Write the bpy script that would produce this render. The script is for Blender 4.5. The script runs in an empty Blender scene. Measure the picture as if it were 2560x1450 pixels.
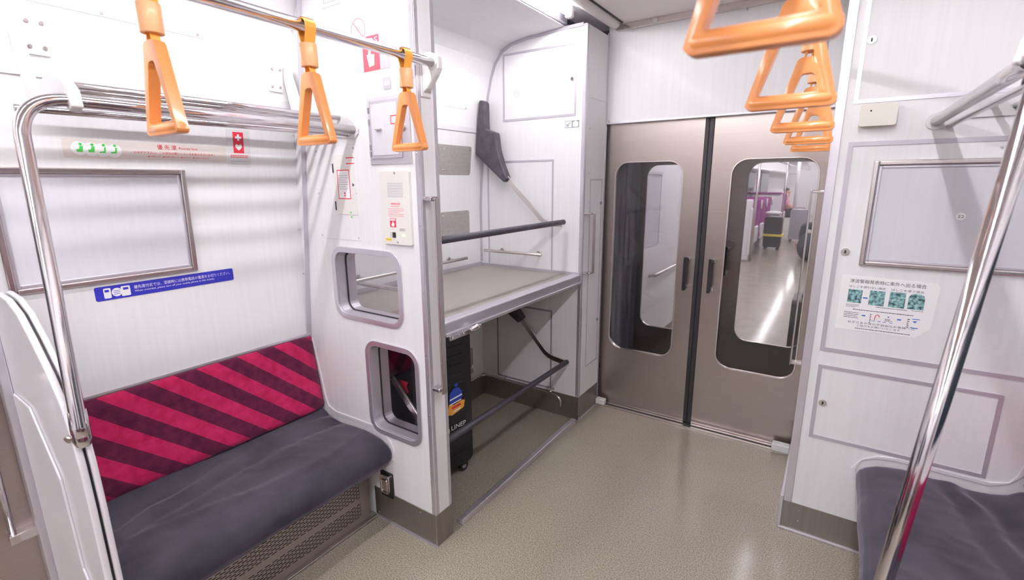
import bpy, bmesh, math, random
from mathutils import Vector, Matrix, noise
from mathutils.geometry import tessellate_polygon
random.seed(4)
S = bpy.context.scene
COL = S.collection
PI = math.pi
# ------------------------------------------------------------------ camera, world, exposure
YAW, PITCH, ROLL, FPX = math.radians(33.874), math.radians(-12.612), math.radians(-0.378), 1203.7
fw = Vector((-math.sin(YAW) * math.cos(PITCH), math.cos(YAW) * math.cos(PITCH), math.sin(PITCH)))
r0 = Vector((math.cos(YAW), math.sin(YAW), 0)); u0 = r0.cross(fw)
rt = r0 * math.cos(ROLL) + u0 * math.sin(ROLL); up = -r0 * math.sin(ROLL) + u0 * math.cos(ROLL)
cam_d = bpy.data.cameras.new('camera'); cam = bpy.data.objects.new('camera', cam_d); COL.objects.link(cam)
mw = Matrix((rt, up, -fw)).transposed().to_4x4(); mw.translation = Vector((0, 0, 1.5)); cam.matrix_world = mw
cam_d.sensor_width = 36; cam_d.lens = FPX / 2560 * 36; cam_d.clip_start = 0.02; cam_d.clip_end = 200
cam_d.dof.use_dof = True; cam_d.dof.focus_distance = 1.9; cam_d.dof.aperture_fstop = 3.2
S.camera = cam
w = bpy.data.worlds.new('world'); S.world = w; w.use_nodes = True
w.node_tree.nodes['Background'].inputs[0].default_value = (0.02, 0.02, 0.025, 1); w.node_tree.nodes['Background'].inputs[1].default_value = 1
S.view_settings.view_transform = 'Standard'; S.view_settings.look = 'None'; S.view_settings.gamma = 1
S.view_settings.use_curve_mapping = False; S.view_settings.exposure = 0.15
TUBE_POWER = 70.0          # emission strength of the fluorescent tubes
NEXT_POWER = 15.0
CX = -0.652                # centre line of the car

# ------------------------------------------------------------------ materials
MATS = {}
def mat(name, col, rough=0.5, metal=0.0, coat=0.0, emit=None, spec=0.5, aniso=0.0):
    m = bpy.data.materials.new(name); m.use_nodes = True
    b = m.node_tree.nodes['Principled BSDF']
    b.inputs['Base Color'].default_value = (*col, 1); b.inputs['Roughness'].default_value = rough
    b.inputs['Metallic'].default_value = metal; b.inputs['Coat Weight'].default_value = coat
    b.inputs['Coat Roughness'].default_value = 0.08; b.inputs['Specular IOR Level'].default_value = spec
    b.inputs['Anisotropic'].default_value = aniso
    if emit:
        b.inputs['Emission Color'].default_value = (*emit[0], 1); b.inputs['Emission Strength'].default_value = emit[1]
    MATS[name] = m
    return m
def nt(m): return m.node_tree, m.node_tree.nodes['Principled BSDF'], m.node_tree.nodes, m.node_tree.links
def noisy(m, scale, c0, c1, lo=0.3, hi=0.7, detail=4, bump=0.0, bscale=None, dist=0.001):
    t, b, n, l = nt(m)
    tc = n.new('ShaderNodeTexCoord'); mp = n.new('ShaderNodeMapping'); mp.inputs['Scale'].default_value = scale
    nz = n.new('ShaderNodeTexNoise'); nz.inputs['Scale'].default_value = 1; nz.inputs['Detail'].default_value = detail
    cr = n.new('ShaderNodeValToRGB'); cr.color_ramp.elements[0].position = lo; cr.color_ramp.elements[1].position = hi
    cr.color_ramp.elements[0].color = (*c0, 1); cr.color_ramp.elements[1].color = (*c1, 1)
    l.new(tc.outputs['Object'], mp.inputs[0]); l.new(mp.outputs[0], nz.inputs['Vector']); l.new(nz.outputs['Fac'], cr.inputs[0])
    l.new(cr.outputs[0], b.inputs['Base Color'])
    if bump:
        bp = n.new('ShaderNodeBump'); bp.inputs['Strength'].default_value = bump; bp.inputs['Distance'].default_value = dist
        l.new(nz.outputs['Fac'], bp.inputs['Height']); l.new(bp.outputs[0], b.inputs['Normal'])
    return m
def rough_noise(m, scale, lo, hi):
    t, b, n, l = nt(m)
    tc = n.new('ShaderNodeTexCoord'); mp = n.new('ShaderNodeMapping'); mp.inputs['Scale'].default_value = scale
    nz = n.new('ShaderNodeTexNoise'); nz.inputs['Scale'].default_value = 1; nz.inputs['Detail'].default_value = 3
    mr = n.new('ShaderNodeMapRange'); mr.inputs['To Min'].default_value = lo; mr.inputs['To Max'].default_value = hi
    mr.inputs['From Min'].default_value = 0.3; mr.inputs['From Max'].default_value = 0.7
    l.new(tc.outputs['Object'], mp.inputs[0]); l.new(mp.outputs[0], nz.inputs['Vector']); l.new(nz.outputs['Fac'], mr.inputs[0])
    l.new(mr.outputs[0], b.inputs['Roughness'])
LAM = noisy(mat('white_laminate', (.8, .78, .8), .5, coat=.04), (75, 75, 2.5), (.815, .80, .82), (.85, .838, .855), .3, .7, 5)
LAMD = noisy(mat('pale_grey_laminate', (.7, .68, .74), .35, coat=.2), (75, 75, 2.5), (.67, .655, .705), (.695, .68, .73), .35, .65, 5)
PAINT = mat('white_paint', (.74, .725, .735), .4)
CREAM = mat('cream_plastic', (.80, .775, .75), .45); CREAMY = mat('ivory_plastic', (.79, .76, .69), .45)
MOULD = mat('white_moulding', (.78, .75, .79), .35, coat=.3)
CEIL = mat('ceiling_panel', (.86, .79, .785), .5)
ALU = mat('aluminium', (.70, .67, .73), .38, .8); rough_noise(ALU, (3, 3, 40), .3, .48)
TRIM = mat('grey_trim', (.56, .52, .58), .42, .4)
STEEL = noisy(mat('brushed_steel', (.6, .55, .52), .3, 1.0, aniso=.5), (3, 3, 420), (.44, .385, .36), (.48, .425, .40), .3, .7, 2)
rough_noise(STEEL, (3, 3, 160), .29, .34)
DARKSTEEL = noisy(mat('dull_steel', (.3, .27, .26), .42, .9), (120, 120, 3), (.30, .265, .25), (.34, .30, .285), .3, .7, 2)
CHROME = mat('chrome', (.64, .60, .62), .08, 1.0)
SATIN = mat('satin_steel', (.68, .63, .62), .25, 1.0)
RUBBER = mat('black_rubber', (.018, .016, .02), .5)
BOOT = noisy(mat('black_vinyl', (.05, .045, .055), .55), (25, 25, 25), (.05, .042, .055), (.085, .072, .092), .3, .7, 3, .3, None, .004)
GRIP = mat('dark_foam_grip', (.045, .042, .055), .5)
BLACK = mat('black_plastic', (.012, .012, .015), .32)
RINGM = mat('orange_plastic', (.80, .30, .085), .3, coat=.5)
RINGM.node_tree.nodes['Principled BSDF'].inputs['Subsurface Weight'].default_value = 0.0
SLEEVE = mat('pale_orange_plastic', (.93, .50, .24), .38, coat=.2)
BELT = mat('orange_belt', (.92, .40, .06), .5)
GREYP = noisy(mat('perforated_grey', (.42, .38, .37), .5, .2), (60, 60, 60), (.36, .33, .32), (.42, .385, .37))
RED = mat('red_print', (.72, .03, .06), .5); PINK = mat('pink_print', (.82, .28, .32), .5)
BLUE = mat('blue_sign', (.028, .028, .40), .4); WHITE = mat('white_print', (.92, .915, .92), .5)
GREEN = mat('green_print', (.06, .55, .08), .5); INK = mat('dark_ink', (.07, .06, .09), .5)
GREYINK = mat('grey_print', (.30, .28, .33), .5); GREYL = mat('light_grey_print', (.52, .50, .56), .5)
BEIGE = mat('beige_film', (.74, .68, .64), .45); TEAL = noisy(mat('teal_photo', (.1, .3, .33), .5), (90, 90, 90), (.01, .05, .07), (.35, .62, .62), .35, .65)
CYAN = mat('blue_arrow', (.02, .14, .55), .5); YEL = mat('yellow_label', (.85, .68, .05), .5)
SILV = mat('silver_reflector', (.82, .8, .84), .5)
GREENLED = mat('green_lamp', (.5, .8, .3), .4, emit=((.5, 1, .3), 1.5))
GLASS = mat('window_glass', (1, 1, 1), 0.0)
def _glass(m, tint, refl=0.08):
    t, b, n, l = nt(m); n.remove(b)
    out = n['Material Output']; tr = n.new('ShaderNodeBsdfTransparent'); tr.inputs[0].default_value = (*tint, 1)
    gl = n.new('ShaderNodeBsdfGlossy'); gl.inputs['Roughness'].default_value = 0.0
    fr = n.new('ShaderNodeFresnel'); ge = n.new('ShaderNodeNewGeometry'); io = n.new('ShaderNodeMapRange')
    io.inputs['To Min'].default_value = 1.5; io.inputs['To Max'].default_value = 1 / 1.5; l.new(ge.outputs['Backfacing'], io.inputs[0]); l.new(io.outputs[0], fr.inputs[0])
    mx = n.new('ShaderNodeMixShader'); l.new(fr.outputs[0], mx.inputs[0]); l.new(tr.outputs[0], mx.inputs[1]); l.new(gl.outputs[0], mx.inputs[2])
    l.new(mx.outputs[0], out.inputs[0])
_glass(GLASS, (.93, .92, .93))
# floor: speckled olive-brown vinyl with a polished coat
FLOOR = noisy(mat('speckled_vinyl_floor', (.3, .26, .2), .34, coat=.55), (210, 210, 210), (.15, .128, .095), (.44, .385, .315), .32, .66, 2)
FLOOR.node_tree.nodes['Principled BSDF'].inputs['Coat Roughness'].default_value = .12
rough_noise(FLOOR, (6, 6, 6), .3, .46)
SHELFM = noisy(mat('speckled_shelf_vinyl', (.3, .27, .25), .5), (300, 300, 300), (.25, .22, .20), (.40, .36, .33), .3, .7, 3)
# seat cloths
def velvet(name, c0, c1):
    m = mat(name, c0, .85, spec=.2)
    t, b, n, l = nt(m); b.inputs['Sheen Weight'].default_value = .45; b.inputs['Sheen Roughness'].default_value = .4
    b.inputs['Sheen Tint'].default_value = (.7, .6, .75, 1)
    noisy(m, (5, 3.5, 5), c0, c1, .3, .72, 5)
    tc = n.new('ShaderNodeTexCoord'); wv = n.new('ShaderNodeTexWave'); wv.bands_direction = 'Y'; wv.inputs['Scale'].default_value = 90; wv.inputs['Distortion'].default_value = 1
    bp = n.new('ShaderNodeBump'); bp.inputs['Strength'].default_value = .25; bp.inputs['Distance'].default_value = .0015
    l.new(tc.outputs['Object'], wv.inputs['Vector']); l.new(wv.outputs['Fac'], bp.inputs['Height']); l.new(bp.outputs[0], b.inputs['Normal'])
    return m
SEATM = velvet('charcoal_velvet', (.022, .022, .031), (.074, .065, .085))
def striped():
    m = mat('crimson_striped_velvet', (.5, .02, .09), .85, spec=.2)
    t, b, n, l = nt(m); b.inputs['Sheen Weight'].default_value = .35; b.inputs['Sheen Tint'].default_value = (.9, .3, .5, 1)
    g = n.new('ShaderNodeNewGeometry'); sx = n.new('ShaderNodeSeparateXYZ'); l.new(g.outputs['Position'], sx.inputs[0])
    m1 = n.new('ShaderNodeMath'); m1.operation = 'MULTIPLY_ADD'; m1.inputs[1].default_value = 1.08; l.new(sx.outputs['Z'], m1.inputs[0]); l.new(sx.outputs['Y'], m1.inputs[2])
    m2 = n.new('ShaderNodeMath'); m2.operation = 'SUBTRACT'; l.new(m1.outputs[0], m2.inputs[0]); m2.inputs[1].default_value = 1.408 - 0.155 * 10
    m3 = n.new('ShaderNodeMath'); m3.operation = 'DIVIDE'; l.new(m2.outputs[0], m3.inputs[0]); m3.inputs[1].default_value = .155
    m4 = n.new('ShaderNodeMath'); m4.operation = 'FRACT'; l.new(m3.outputs[0], m4.inputs[0])
    m5 = n.new('ShaderNodeMath'); m5.operation = 'LESS_THAN'; l.new(m4.outputs[0], m5.inputs[0]); m5.inputs[1].default_value = .5
    tc = n.new('ShaderNodeTexCoord'); nz = n.new('ShaderNodeTexNoise'); nz.inputs['Scale'].default_value = 30; l.new(tc.outputs['Object'], nz.inputs['Vector'])
    def ramp(a, c):
        r = n.new('ShaderNodeValToRGB'); r.color_ramp.elements[0].position = .3; r.color_ramp.elements[1].position = .7
        r.color_ramp.elements[0].color = (*a, 1); r.color_ramp.elements[1].color = (*c, 1); l.new(nz.outputs['Fac'], r.inputs[0]); return r
    a = ramp((.36, .008, .062), (.50, .020, .105)); d = ramp((.065, .006, .024), (.11, .012, .038))
    mx = n.new('ShaderNodeMix'); mx.data_type = 'RGBA'; l.new(m5.outputs[0], mx.inputs[0]); l.new(a.outputs[0], mx.inputs[6]); l.new(d.outputs[0], mx.inputs[7])
    l.new(mx.outputs[2], b.inputs['Base Color'])
    wv = n.new('ShaderNodeTexWave'); wv.bands_direction = 'Z'; wv.inputs['Scale'].default_value = 75; wv.inputs['Distortion'].default_value = .6
    bp = n.new('ShaderNodeBump'); bp.inputs['Strength'].default_value = .3; bp.inputs['Distance'].default_value = .0015
    l.new(tc.outputs['Object'], wv.inputs['Vector']); l.new(wv.outputs['Fac'], bp.inputs['Height']); l.new(bp.outputs[0], b.inputs['Normal'])
    return m
BACKM = striped()
# heater grille with staggered slots in two bands
def grille():
    m = mat('slotted_steel', (.3, .27, .26), .4, .85)
    t, b, n, l = nt(m)
    g = n.new('ShaderNodeNewGeometry'); sx = n.new('ShaderNodeSeparateXYZ'); l.new(g.outputs['Position'], sx.inputs[0])
    def mth(op, a_, c_):
        k = n.new('ShaderNodeMath'); k.operation = op
        for i_, q in enumerate((a_, c_)):
            if q is None: continue
            if isinstance(q, (int, float)): k.inputs[i_].default_value = q
            else: l.new(q, k.inputs[i_])
        return k.outputs[0]
    zr = mth('DIVIDE', sx.outputs['Z'], .0085); row = mth('FLOOR', zr, None); fz = mth('FRACT', zr, None)
    off = mth('MULTIPLY', mth('MODULO', row, 2.0), .5); fy = mth('FRACT', mth('ADD', mth('DIVIDE', sx.outputs['Y'], .030), off), None)
    slot = mth('MULTIPLY', mth('LESS_THAN', fz, .46), mth('LESS_THAN', fy, .68))
    def cmp(op, sock, v):
        c = n.new('ShaderNodeMath'); c.operation = op; l.new(sock, c.inputs[0]); c.inputs[1].default_value = v; return c.outputs[0]
    def mul(a, c):
        k = n.new('ShaderNodeMath'); k.operation = 'MULTIPLY'; l.new(a, k.inputs[0]); l.new(c, k.inputs[1]); return k.outputs[0]
    z = sx.outputs['Z']
    b1 = mul(cmp('GREATER_THAN', z, .042), cmp('LESS_THAN', z, .110)); b2 = mul(cmp('GREATER_THAN', z, .1345), cmp('LESS_THAN', z, .245))
    ad = n.new('ShaderNodeMath'); ad.operation = 'ADD'; l.new(b1, ad.inputs[0]); l.new(b2, ad.inputs[1])
    yy = mul(cmp('LESS_THAN', sx.outputs['Y'], 1.188), mul(ad.outputs[0], slot))
    mx = n.new('ShaderNodeMix'); mx.data_type = 'RGBA'; l.new(yy, mx.inputs[0]); mx.inputs[6].default_value = (.42, .36, .34, 1); mx.inputs[7].default_value = (.004, .004, .004, 1)
    l.new(mx.outputs[2], b.inputs['Base Color'])
    mt = n.new('ShaderNodeMath'); mt.operation = 'SUBTRACT'; mt.inputs[0].default_value = .85; l.new(yy, mt.inputs[1]); mt.use_clamp = True; l.new(mt.outputs[0], b.inputs['Metallic'])
    return m
GRILLE = grille()
TUBE = mat('lit_tube', (1, 1, 1), .5, emit=((.985, .985, 1.0), TUBE_POWER))
NTUBE = mat('lit_tube_far', (1, 1, 1), .5, emit=((1, .98, 1), NEXT_POWER))
PURPLE = mat('purple_seat_cloth', (.28, .04, .22), .8); BELLOW = noisy(mat('grey_bellows', (.2, .2, .23), .7), (20, 20, 3), (.20, .20, .24), (.34, .33, .38))
SKIN = mat('skin', (.62, .36, .28), .5); HAIR = mat('dark_hair', (.02, .015, .015), .6)
CLOTHP = mat('pink_cloth', (.75, .38, .45), .8); CLOTHD = mat('dark_cloth', (.05, .05, .07), .8); CLOTHB = mat('blue_cloth', (.05, .1, .2), .8)
GREYC = mat('silver_case', (.45, .44, .48), .35, .3); DARKGLASS = mat('night_window', (.03, .05, .06), .1)
BROWN = mat('dark_brown_print', (.10, .02, .02), .5); ORANGEP = mat('orange_print', (.85, .40, .06), .5); BLUEP = mat('blue_print', (.03, .06, .42), .5)

# ------------------------------------------------------------------ object helpers
def origin(o):
    v = Vector((0, 0, 0))
    while o: v += o.location; o = o.parent
    return v
def finish(name, bm, m, parent=None, bevel=0.0, seg=2, kind=None, label=None, at=None):
    bmesh.ops.recalc_face_normals(bm, faces=bm.faces)
    me = bpy.data.meshes.new(name); o = bpy.data.objects.new(name, me); COL.objects.link(o)
    if parent: o.parent = parent; off = origin(parent)
    else:
        off = Vector(at) if at else Vector((0, 0, 0)); o.location = off
    for v in bm.verts: v.co -= off
    bm.to_mesh(me); bm.free(); me.materials.append(m)
    if bevel:
        b = o.modifiers.new('bevel', 'BEVEL'); b.width = bevel; b.segments = seg; b.limit_method = 'ANGLE'; b.angle_limit = math.radians(40); b.harden_normals = False
    if kind: o['kind'] = kind
    if label: o['label'] = label
    return o
def thing(name, label, cat, loc, group=None, kind=None):
    o = bpy.data.objects.new(name, None); COL.objects.link(o); o.location = loc; o.empty_display_size = .05
    o['label'] = label; o['category'] = cat
    if group: o['group'] = group
    if kind: o['kind'] = kind
    return o
def tag(o, label, cat, group=None):
    o['label'] = label; o['category'] = cat
    if group: o['group'] = group
    return o
def box(bm, x0, x1, y0, y1, z0, z1, M=None):
    vs = [Vector((x, y, z)) for z in (z0, z1) for y in (y0, y1) for x in (x0, x1)]
    if M: vs = [M @ v for v in vs]
    v = [bm.verts.new(p) for p in vs]
    for f in ((0, 2, 3, 1), (4, 5, 7, 6), (0, 1, 5, 4), (2, 6, 7, 3), (0, 4, 6, 2), (1, 3, 7, 5)): bm.faces.new([v[i] for i in f])
def B(*a, **k):
    bm = bmesh.new(); box(bm, *a, **k); return bm
def tube(bm, pts, r, n=16, cap=True, smooth=True, sx=1, sy=1):
    pts = [Vector(p) for p in pts]; rings = []; prev = None
    for i, p in enumerate(pts):
        t = (pts[min(i + 1, len(pts) - 1)] - pts[max(i - 1, 0)]).normalized()
        if prev is None:
            a = Vector((0, 0, 1)) if abs(t.z) < .9 else Vector((1, 0, 0)); u = t.cross(a).normalized()
        else: u = (prev - t * prev.dot(t)).normalized()
        prev = u; v = t.cross(u); rr_ = r[i] if isinstance(r, (list, tuple)) else r
        rings.append([bm.verts.new(p + u * math.cos(2 * PI * k / n) * rr_ * sx + v * math.sin(2 * PI * k / n) * rr_ * sy) for k in range(n)])
    for a, b in zip(rings, rings[1:]):
        for k in range(n):
            f = bm.faces.new((a[k], a[(k + 1) % n], b[(k + 1) % n], b[k])); f.smooth = smooth
    if cap:
        bm.faces.new(rings[0][::-1]); bm.faces.new(rings[-1])
def T(pts, r, **k):
    bm = bmesh.new(); tube(bm, pts, r, **k); return bm
def bend(p0, p1, p2, rad, n=8):
    # rounded corner at p1 as list of points
    p0, p1, p2 = map(Vector, (p0, p1, p2)); a = (p0 - p1).normalized(); b = (p2 - p1).normalized()
    s, e = p1 + a * rad, p1 + b * rad; out = []
    for i in range(n + 1):
        t = i / n; out.append(s * (1 - t) ** 2 + p1 * 2 * t * (1 - t) + e * t * t)
    return out
def rr(u0, v0, u1, v1, r, n=6):
    out = []
    for cx, cy, a0 in ((u1 - r, v1 - r, 0), (u0 + r, v1 - r, 90), (u0 + r, v0 + r, 180), (u1 - r, v0 + r, 270)):
        for i in range(n + 1):
            a = math.radians(a0 + 90 * i / n); out.append((cx + r * math.cos(a), cy + r * math.sin(a)))
    return out
def circ(u, v, r, n=20): return [(u + r * math.cos(2 * PI * i / n), v + r * math.sin(2 * PI * i / n)) for i in range(n)]
def rect(u0, v0, u1, v1): return [(u0, v0), (u1, v0), (u1, v1), (u0, v1)]
# planar mappings (u, v, depth out of the surface) -> world
PROF = [(-2.0, 0.0), (-2.0, 1.35), (-1.99, 1.5), (-1.975, 1.65), (-1.955, 1.83), (-1.925, 2.03), (-1.90, 2.13), (-1.865, 2.215), (-1.81, 2.28), (-1.74, 2.312), (-1.62, 2.328), (-1.38, 2.342)]
def wx(z):
    for (xa, za), (xb, zb) in zip(PROF, PROF[1:]):
        if za <= z <= zb: return xa + (xb - xa) * (z - za) / (zb - za)
    return PROF[-1][0]
def N(y0): return lambda u, v, d: Vector((u, y0 - d, v))
def Lw(u, v, d): return Vector((wx(v) + d, u, v))
def Cx(x0): return lambda u, v, d: Vector((x0 + d, u, v))
def prism(bm, loop, d0, d1, mp, holes=(), smooth_side=False):
    loops = [list(loop)] + [list(h) for h in holes]
    flat = [p for L in loops for p in L]
    tris = tessellate_polygon([[Vector((a, b, 0)) for a, b in L] for L in loops])
    top = [bm.verts.new(mp(a, b, d1)) for a, b in flat]; bot = [bm.verts.new(mp(a, b, d0)) for a, b in flat]
    for t in tris:
        try:
            bm.faces.new([top[i] for i in t]); bm.faces.new([bot[i] for i in reversed(t)])
        except ValueError: pass
    k = 0
    for L in loops:
        n = len(L)
        for i in range(n):
            j = (i + 1) % n; f = bm.faces.new((top[k + i], top[k + j], bot[k + j], bot[k + i])); f.smooth = smooth_side
        k += n
def Pm(loop, d0, d1, mp, holes=(), **k):
    bm = bmesh.new(); prism(bm, loop, d0, d1, mp, holes, **k); return bm
def flatface(bm, loop, d, mp):
    flat = [bm.verts.new(mp(a, b, d)) for a, b in loop]
    for t in tessellate_polygon([[Vector((a, b, 0)) for a, b in loop]]): bm.faces.new([flat[i] for i in t])
def frame_strip(bm, u0, v0, u1, v1, w_, d0, d1, mp, sides='LRTB'):
    if 'L' in sides: prism(bm, rect(u0, v0, u0 + w_, v1), d0, d1, mp)
    if 'R' in sides: prism(bm, rect(u1 - w_, v0, u1, v1), d0, d1, mp)
    if 'T' in sides: prism(bm, rect(u0 + (w_ if 'L' in sides else 0), v1 - w_, u1 - (w_ if 'R' in sides else 0), v1), d0, d1, mp)
    if 'B' in sides: prism(bm, rect(u0 + (w_ if 'L' in sides else 0), v0, u1 - (w_ if 'R' in sides else 0), v0 + w_), d0, d1, mp)
def ringframe(u0, v0, u1, v1, r, w_, d0, d1, mp):
    return Pm(rr(u0, v0, u1, v1, r), d0, d1, mp, [rr(u0 + w_, v0 + w_, u1 - w_, v1 - w_, max(r - w_, .002))], smooth_side=False)
DG = bpy.context.evaluated_depsgraph_get()
def text_bm(bm, s, u, v, width, height, mp, d=.0012, align='L'):
    c = bpy.data.curves.new('t', 'FONT'); c.body = s; c.resolution_u = 2; c.size = 1
    o = bpy.data.objects.new('t', c); COL.objects.link(o); bpy.context.view_layer.update()
    dg = bpy.context.evaluated_depsgraph_get(); me = bpy.data.meshes.new_from_object(o.evaluated_get(dg))
    bpy.data.objects.remove(o); bpy.data.curves.remove(c)
    if not me.vertices: return
    xs = [q.co.x for q in me.vertices]; ys = [q.co.y for q in me.vertices]; x0, x1, y0, y1 = min(xs), max(xs), min(ys), max(ys)
    sx = width / (x1 - x0) if width else height / (y1 - y0); sy = height / (y1 - y0) if height else sx
    vs = [bm.verts.new(mp(u + (q.co.x - x0) * sx, v + (q.co.y - y0) * sy, d)) for q in me.vertices]
    for p in me.polygons:
        try: bm.faces.new([vs[i] for i in p.vertices])
        except ValueError: pass
    bpy.data.meshes.remove(me)
def TX(lines, mp, d=.0012):
    bm = bmesh.new()
    for s, u, v, w_, h in lines: text_bm(bm, s, u, v, w_, h, mp, d)
    return bm
def dashes(bm, u0, v0, u1, v1, rows, mp, d=.0012, seed=1, fill=.5):
    rnd = random.Random(seed); h = (v1 - v0) / rows
    for i in range(rows):
        u = u0; v = v1 - (i + .5) * h; end = u1 - (rnd.random() * .3 * (u1 - u0) if i % 3 == 2 else 0)
        while u < end:
            l_ = min(rnd.uniform(.003, .009), end - u); flatface(bm, rect(u, v - h * fill / 2, u + l_, v + h * fill / 2), d, mp); u += l_ + .0012
def screws(pts, mp, parent, d=0.0, r=.004, m=None, name='screw'):
    for u, v in pts: finish(name, Pm(circ(u, v, r, 10), d, d + .002, mp), m or SATIN, parent, .0006, 1)
def keylock(u, v, mp, parent, r=.014):
    o = finish('lock', Pm(circ(u, v, r, 20), 0, .004, mp), SATIN, parent, .001, 2)
    finish('keyhole', Pm(rr(u - .003, v - .0065, u + .003, v + .0065, .0028, 3), .004, .0046, mp), RUBBER, o)
    return o

# ================================================================== SETTING
fl = finish('floor', B(-2.02, .74, -4.0, 3.0, -.03, 0), FLOOR, kind='structure', label='glossy speckled olive-brown vinyl floor of the train vestibule')
# left wall: profile extruded along the car
def wall_profile(sgn, y0, y1, ys=None):
    bm = bmesh.new(); o = [(x, z) for x, z in PROF]; back = [(x - .03 if z < 2.2 else x - .02, z + (.03 if z > 2.2 else 0)) for x, z in PROF]
    loop = o + back[::-1]
    def mp(u, v, d): return Vector((u if sgn < 0 else 2 * CX - u, d, v))
    prism(bm, loop, y0, y1, mp); return bm
wl = finish('wall_left', wall_profile(-1, -4.0, 3.0), LAM, kind='structure', label='white wood-grain side wall on the left curving into the ceiling')
wr = finish('wall_right', wall_profile(1, -4.0, 3.0), LAM, kind='structure', label='white wood-grain side wall on the right behind the other bench')
wb = finish('wall_back', B(-2.0, .70, -4.03, -4.0, 0, 2.4), LAM, kind='structure', label='white wall at the back of the car')
# seam lines and aluminium mouldings on the left wall (parts of the wall)
bm = bmesh.new(); prism(bm, rect(.2, 1.803, 1.27, 1.833), 0, .006, Lw); prism(bm, rect(1.385, 1.803, 2.585, 1.833), 0, .006, Lw)
finish('moulding', bm, MOULD, wl, .001, 1)
bm = bmesh.new(); prism(bm, rect(.0, 1.9985, .935, 2.0), -.0005, .0008, Lw)
prism(bm, rect(2.215, 1.929, 2.40, 1.930), -.0005, .0008, Lw)
finish('panel_seam', bm, GREYINK, wl)
screws([(.646, 2.008), (.915, 2.008), (.40, 2.008), (2.40, 1.936)], Lw, wl, 0, .005)
finish('seat_top_trim', Pm(rect(.306, .806, 1.27, .816), 0, .006, Lw), ALU, wl, .001, 1)
bm = bmesh.new(); tm = wx
prism(bm, rect(1.255, .80, 1.274, 2.25), 0, .0035, Lw); finish('corner_strip', bm, TRIM, wl)
screws([(1.264, z) for z in (.9, 1.1, 1.3, 1.5, 1.7, 1.9, 2.1)], Lw, wl, .0035, .0035)

# ceiling
cl = finish('ceiling', B(-1.15, 2 * CX + 1.15, -4.0, 3.0, 2.385, 2.40), CEIL, kind='structure', label='flat beige-grey ceiling panel between the two lighting strips')
for side, nm, ys in ((-1, 'left', 0), (1, 'right', 0)):
    f = (lambda x: x) if side < 0 else (lambda x: 2 * CX - x)
    def bb(x0, x1, *r):
        a, b_ = sorted((f(x0), f(x1))); return B(a, b_, *r)
    bm = bb(-1.40, -1.15, -4.0, 3.0, 2.40, 2.42); 
    st = finish('trim_1' if side < 0 else 'trim_2', bm, SILV, kind='structure', label='white lighting trough running along the %s of the ceiling' % nm)
    finish('trough_edge', bb(-1.385, -1.365, -4.0, 2.6, 2.352, 2.40), ALU, st, .002, 1)
    c_ = bmesh.new(); tube(c_, [(f(-1.185), -4, 2.385), (f(-1.185), 2.84, 2.385)], .032, n=16, sy=1); finish('cable_duct', c_, CEIL, st)
    finish('slot', bb(-1.152, -1.140, -4.0, 2.85, 2.381, 2.386), RUBBER, st)
    for i in range(5):
        y1 = (2.50 if side < 0 else 1.62) - i * 1.27; y0 = y1 - 1.2
        L_ = thing('fluorescent_tube', ('bright bare fluorescent tube above the luggage shelf, its end cap at the cabinet top' if i == 0 else 'fluorescent tube over the %s seats, %s' % (nm, ['', 'just past the luggage rack', 'above the camera', 'behind the camera', 'at the far back'][i])) if side < 0 else
                   'fluorescent tube over the right side of the car, %s' % ['nearest to the right cabinet', 'second from the right cabinet', 'just behind the camera', 'third behind the camera', 'at the far back'][i], 'lamp', (f(-1.30), y0, 2.368), 'ceiling fluorescent tubes')
        finish('glass_tube', T([(f(-1.30), y0 + .02, 2.368), (f(-1.30), y1 - .02, 2.368)], .0155, n=12), TUBE, L_)
        for ya, yb in ((y0 - .01, y0 + .02), (y1 - .02, y1 + .015)):
            finish('end_cap', B(f(-1.30) - .02, f(-1.30) + .02, ya, yb, 2.345, 2.402), PAINT, L_, .008, 3)

# end wall with header and bulkhead
ew = finish('wall_end', B(-1.243, -.02, 2.90, 2.96, 1.842, 2.40), LAM, kind='structure', label='white header panel over the gangway doors')
bm = bmesh.new(); box(bm, -1.19, -.05, 2.876, 2.90, 2.352, 2.386); finish('top_rail', bm, SATIN, ew, .002, 2)
finish('header_edge', B(-1.238, -.04, 2.893, 2.90, 1.842, 1.850), ALU, ew)
bm = bmesh.new(); box(bm, -1.243, -1.238, 2.885, 2.90, 0, 2.35); finish('corner_bead', bm, ALU, ew)
mpE = N(2.90)
finish('door_sensor', Pm(circ(-.965, 2.372, .013, 20), .024, .034, mpE), PAINT, ew, .002, 2)
screws([(-1.10, 2.345), (-.5, 2.345), (-1.225, 1.858)], mpE, ew, .0, .005)
sill = finish('trim_3', B(-1.243, -.04, 2.872, 2.965, 0, .010), SATIN, kind='structure', label='steel sill rail under the gangway doors')
finish('sill_groove', B(-1.243, -.04, 2.893, 2.905, .010, .0125), RUBBER, sill)
bm = B(-1.238, -1.175, 2.862, 2.905, .01, .048); finish('door_stop', bm, PAINT, sill, .006, 3)
bm = B(-.16, -.07, 2.855, 2.905, .01, .055); finish('door_stop', bm, PAINT, sill, .008, 3)

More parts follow.
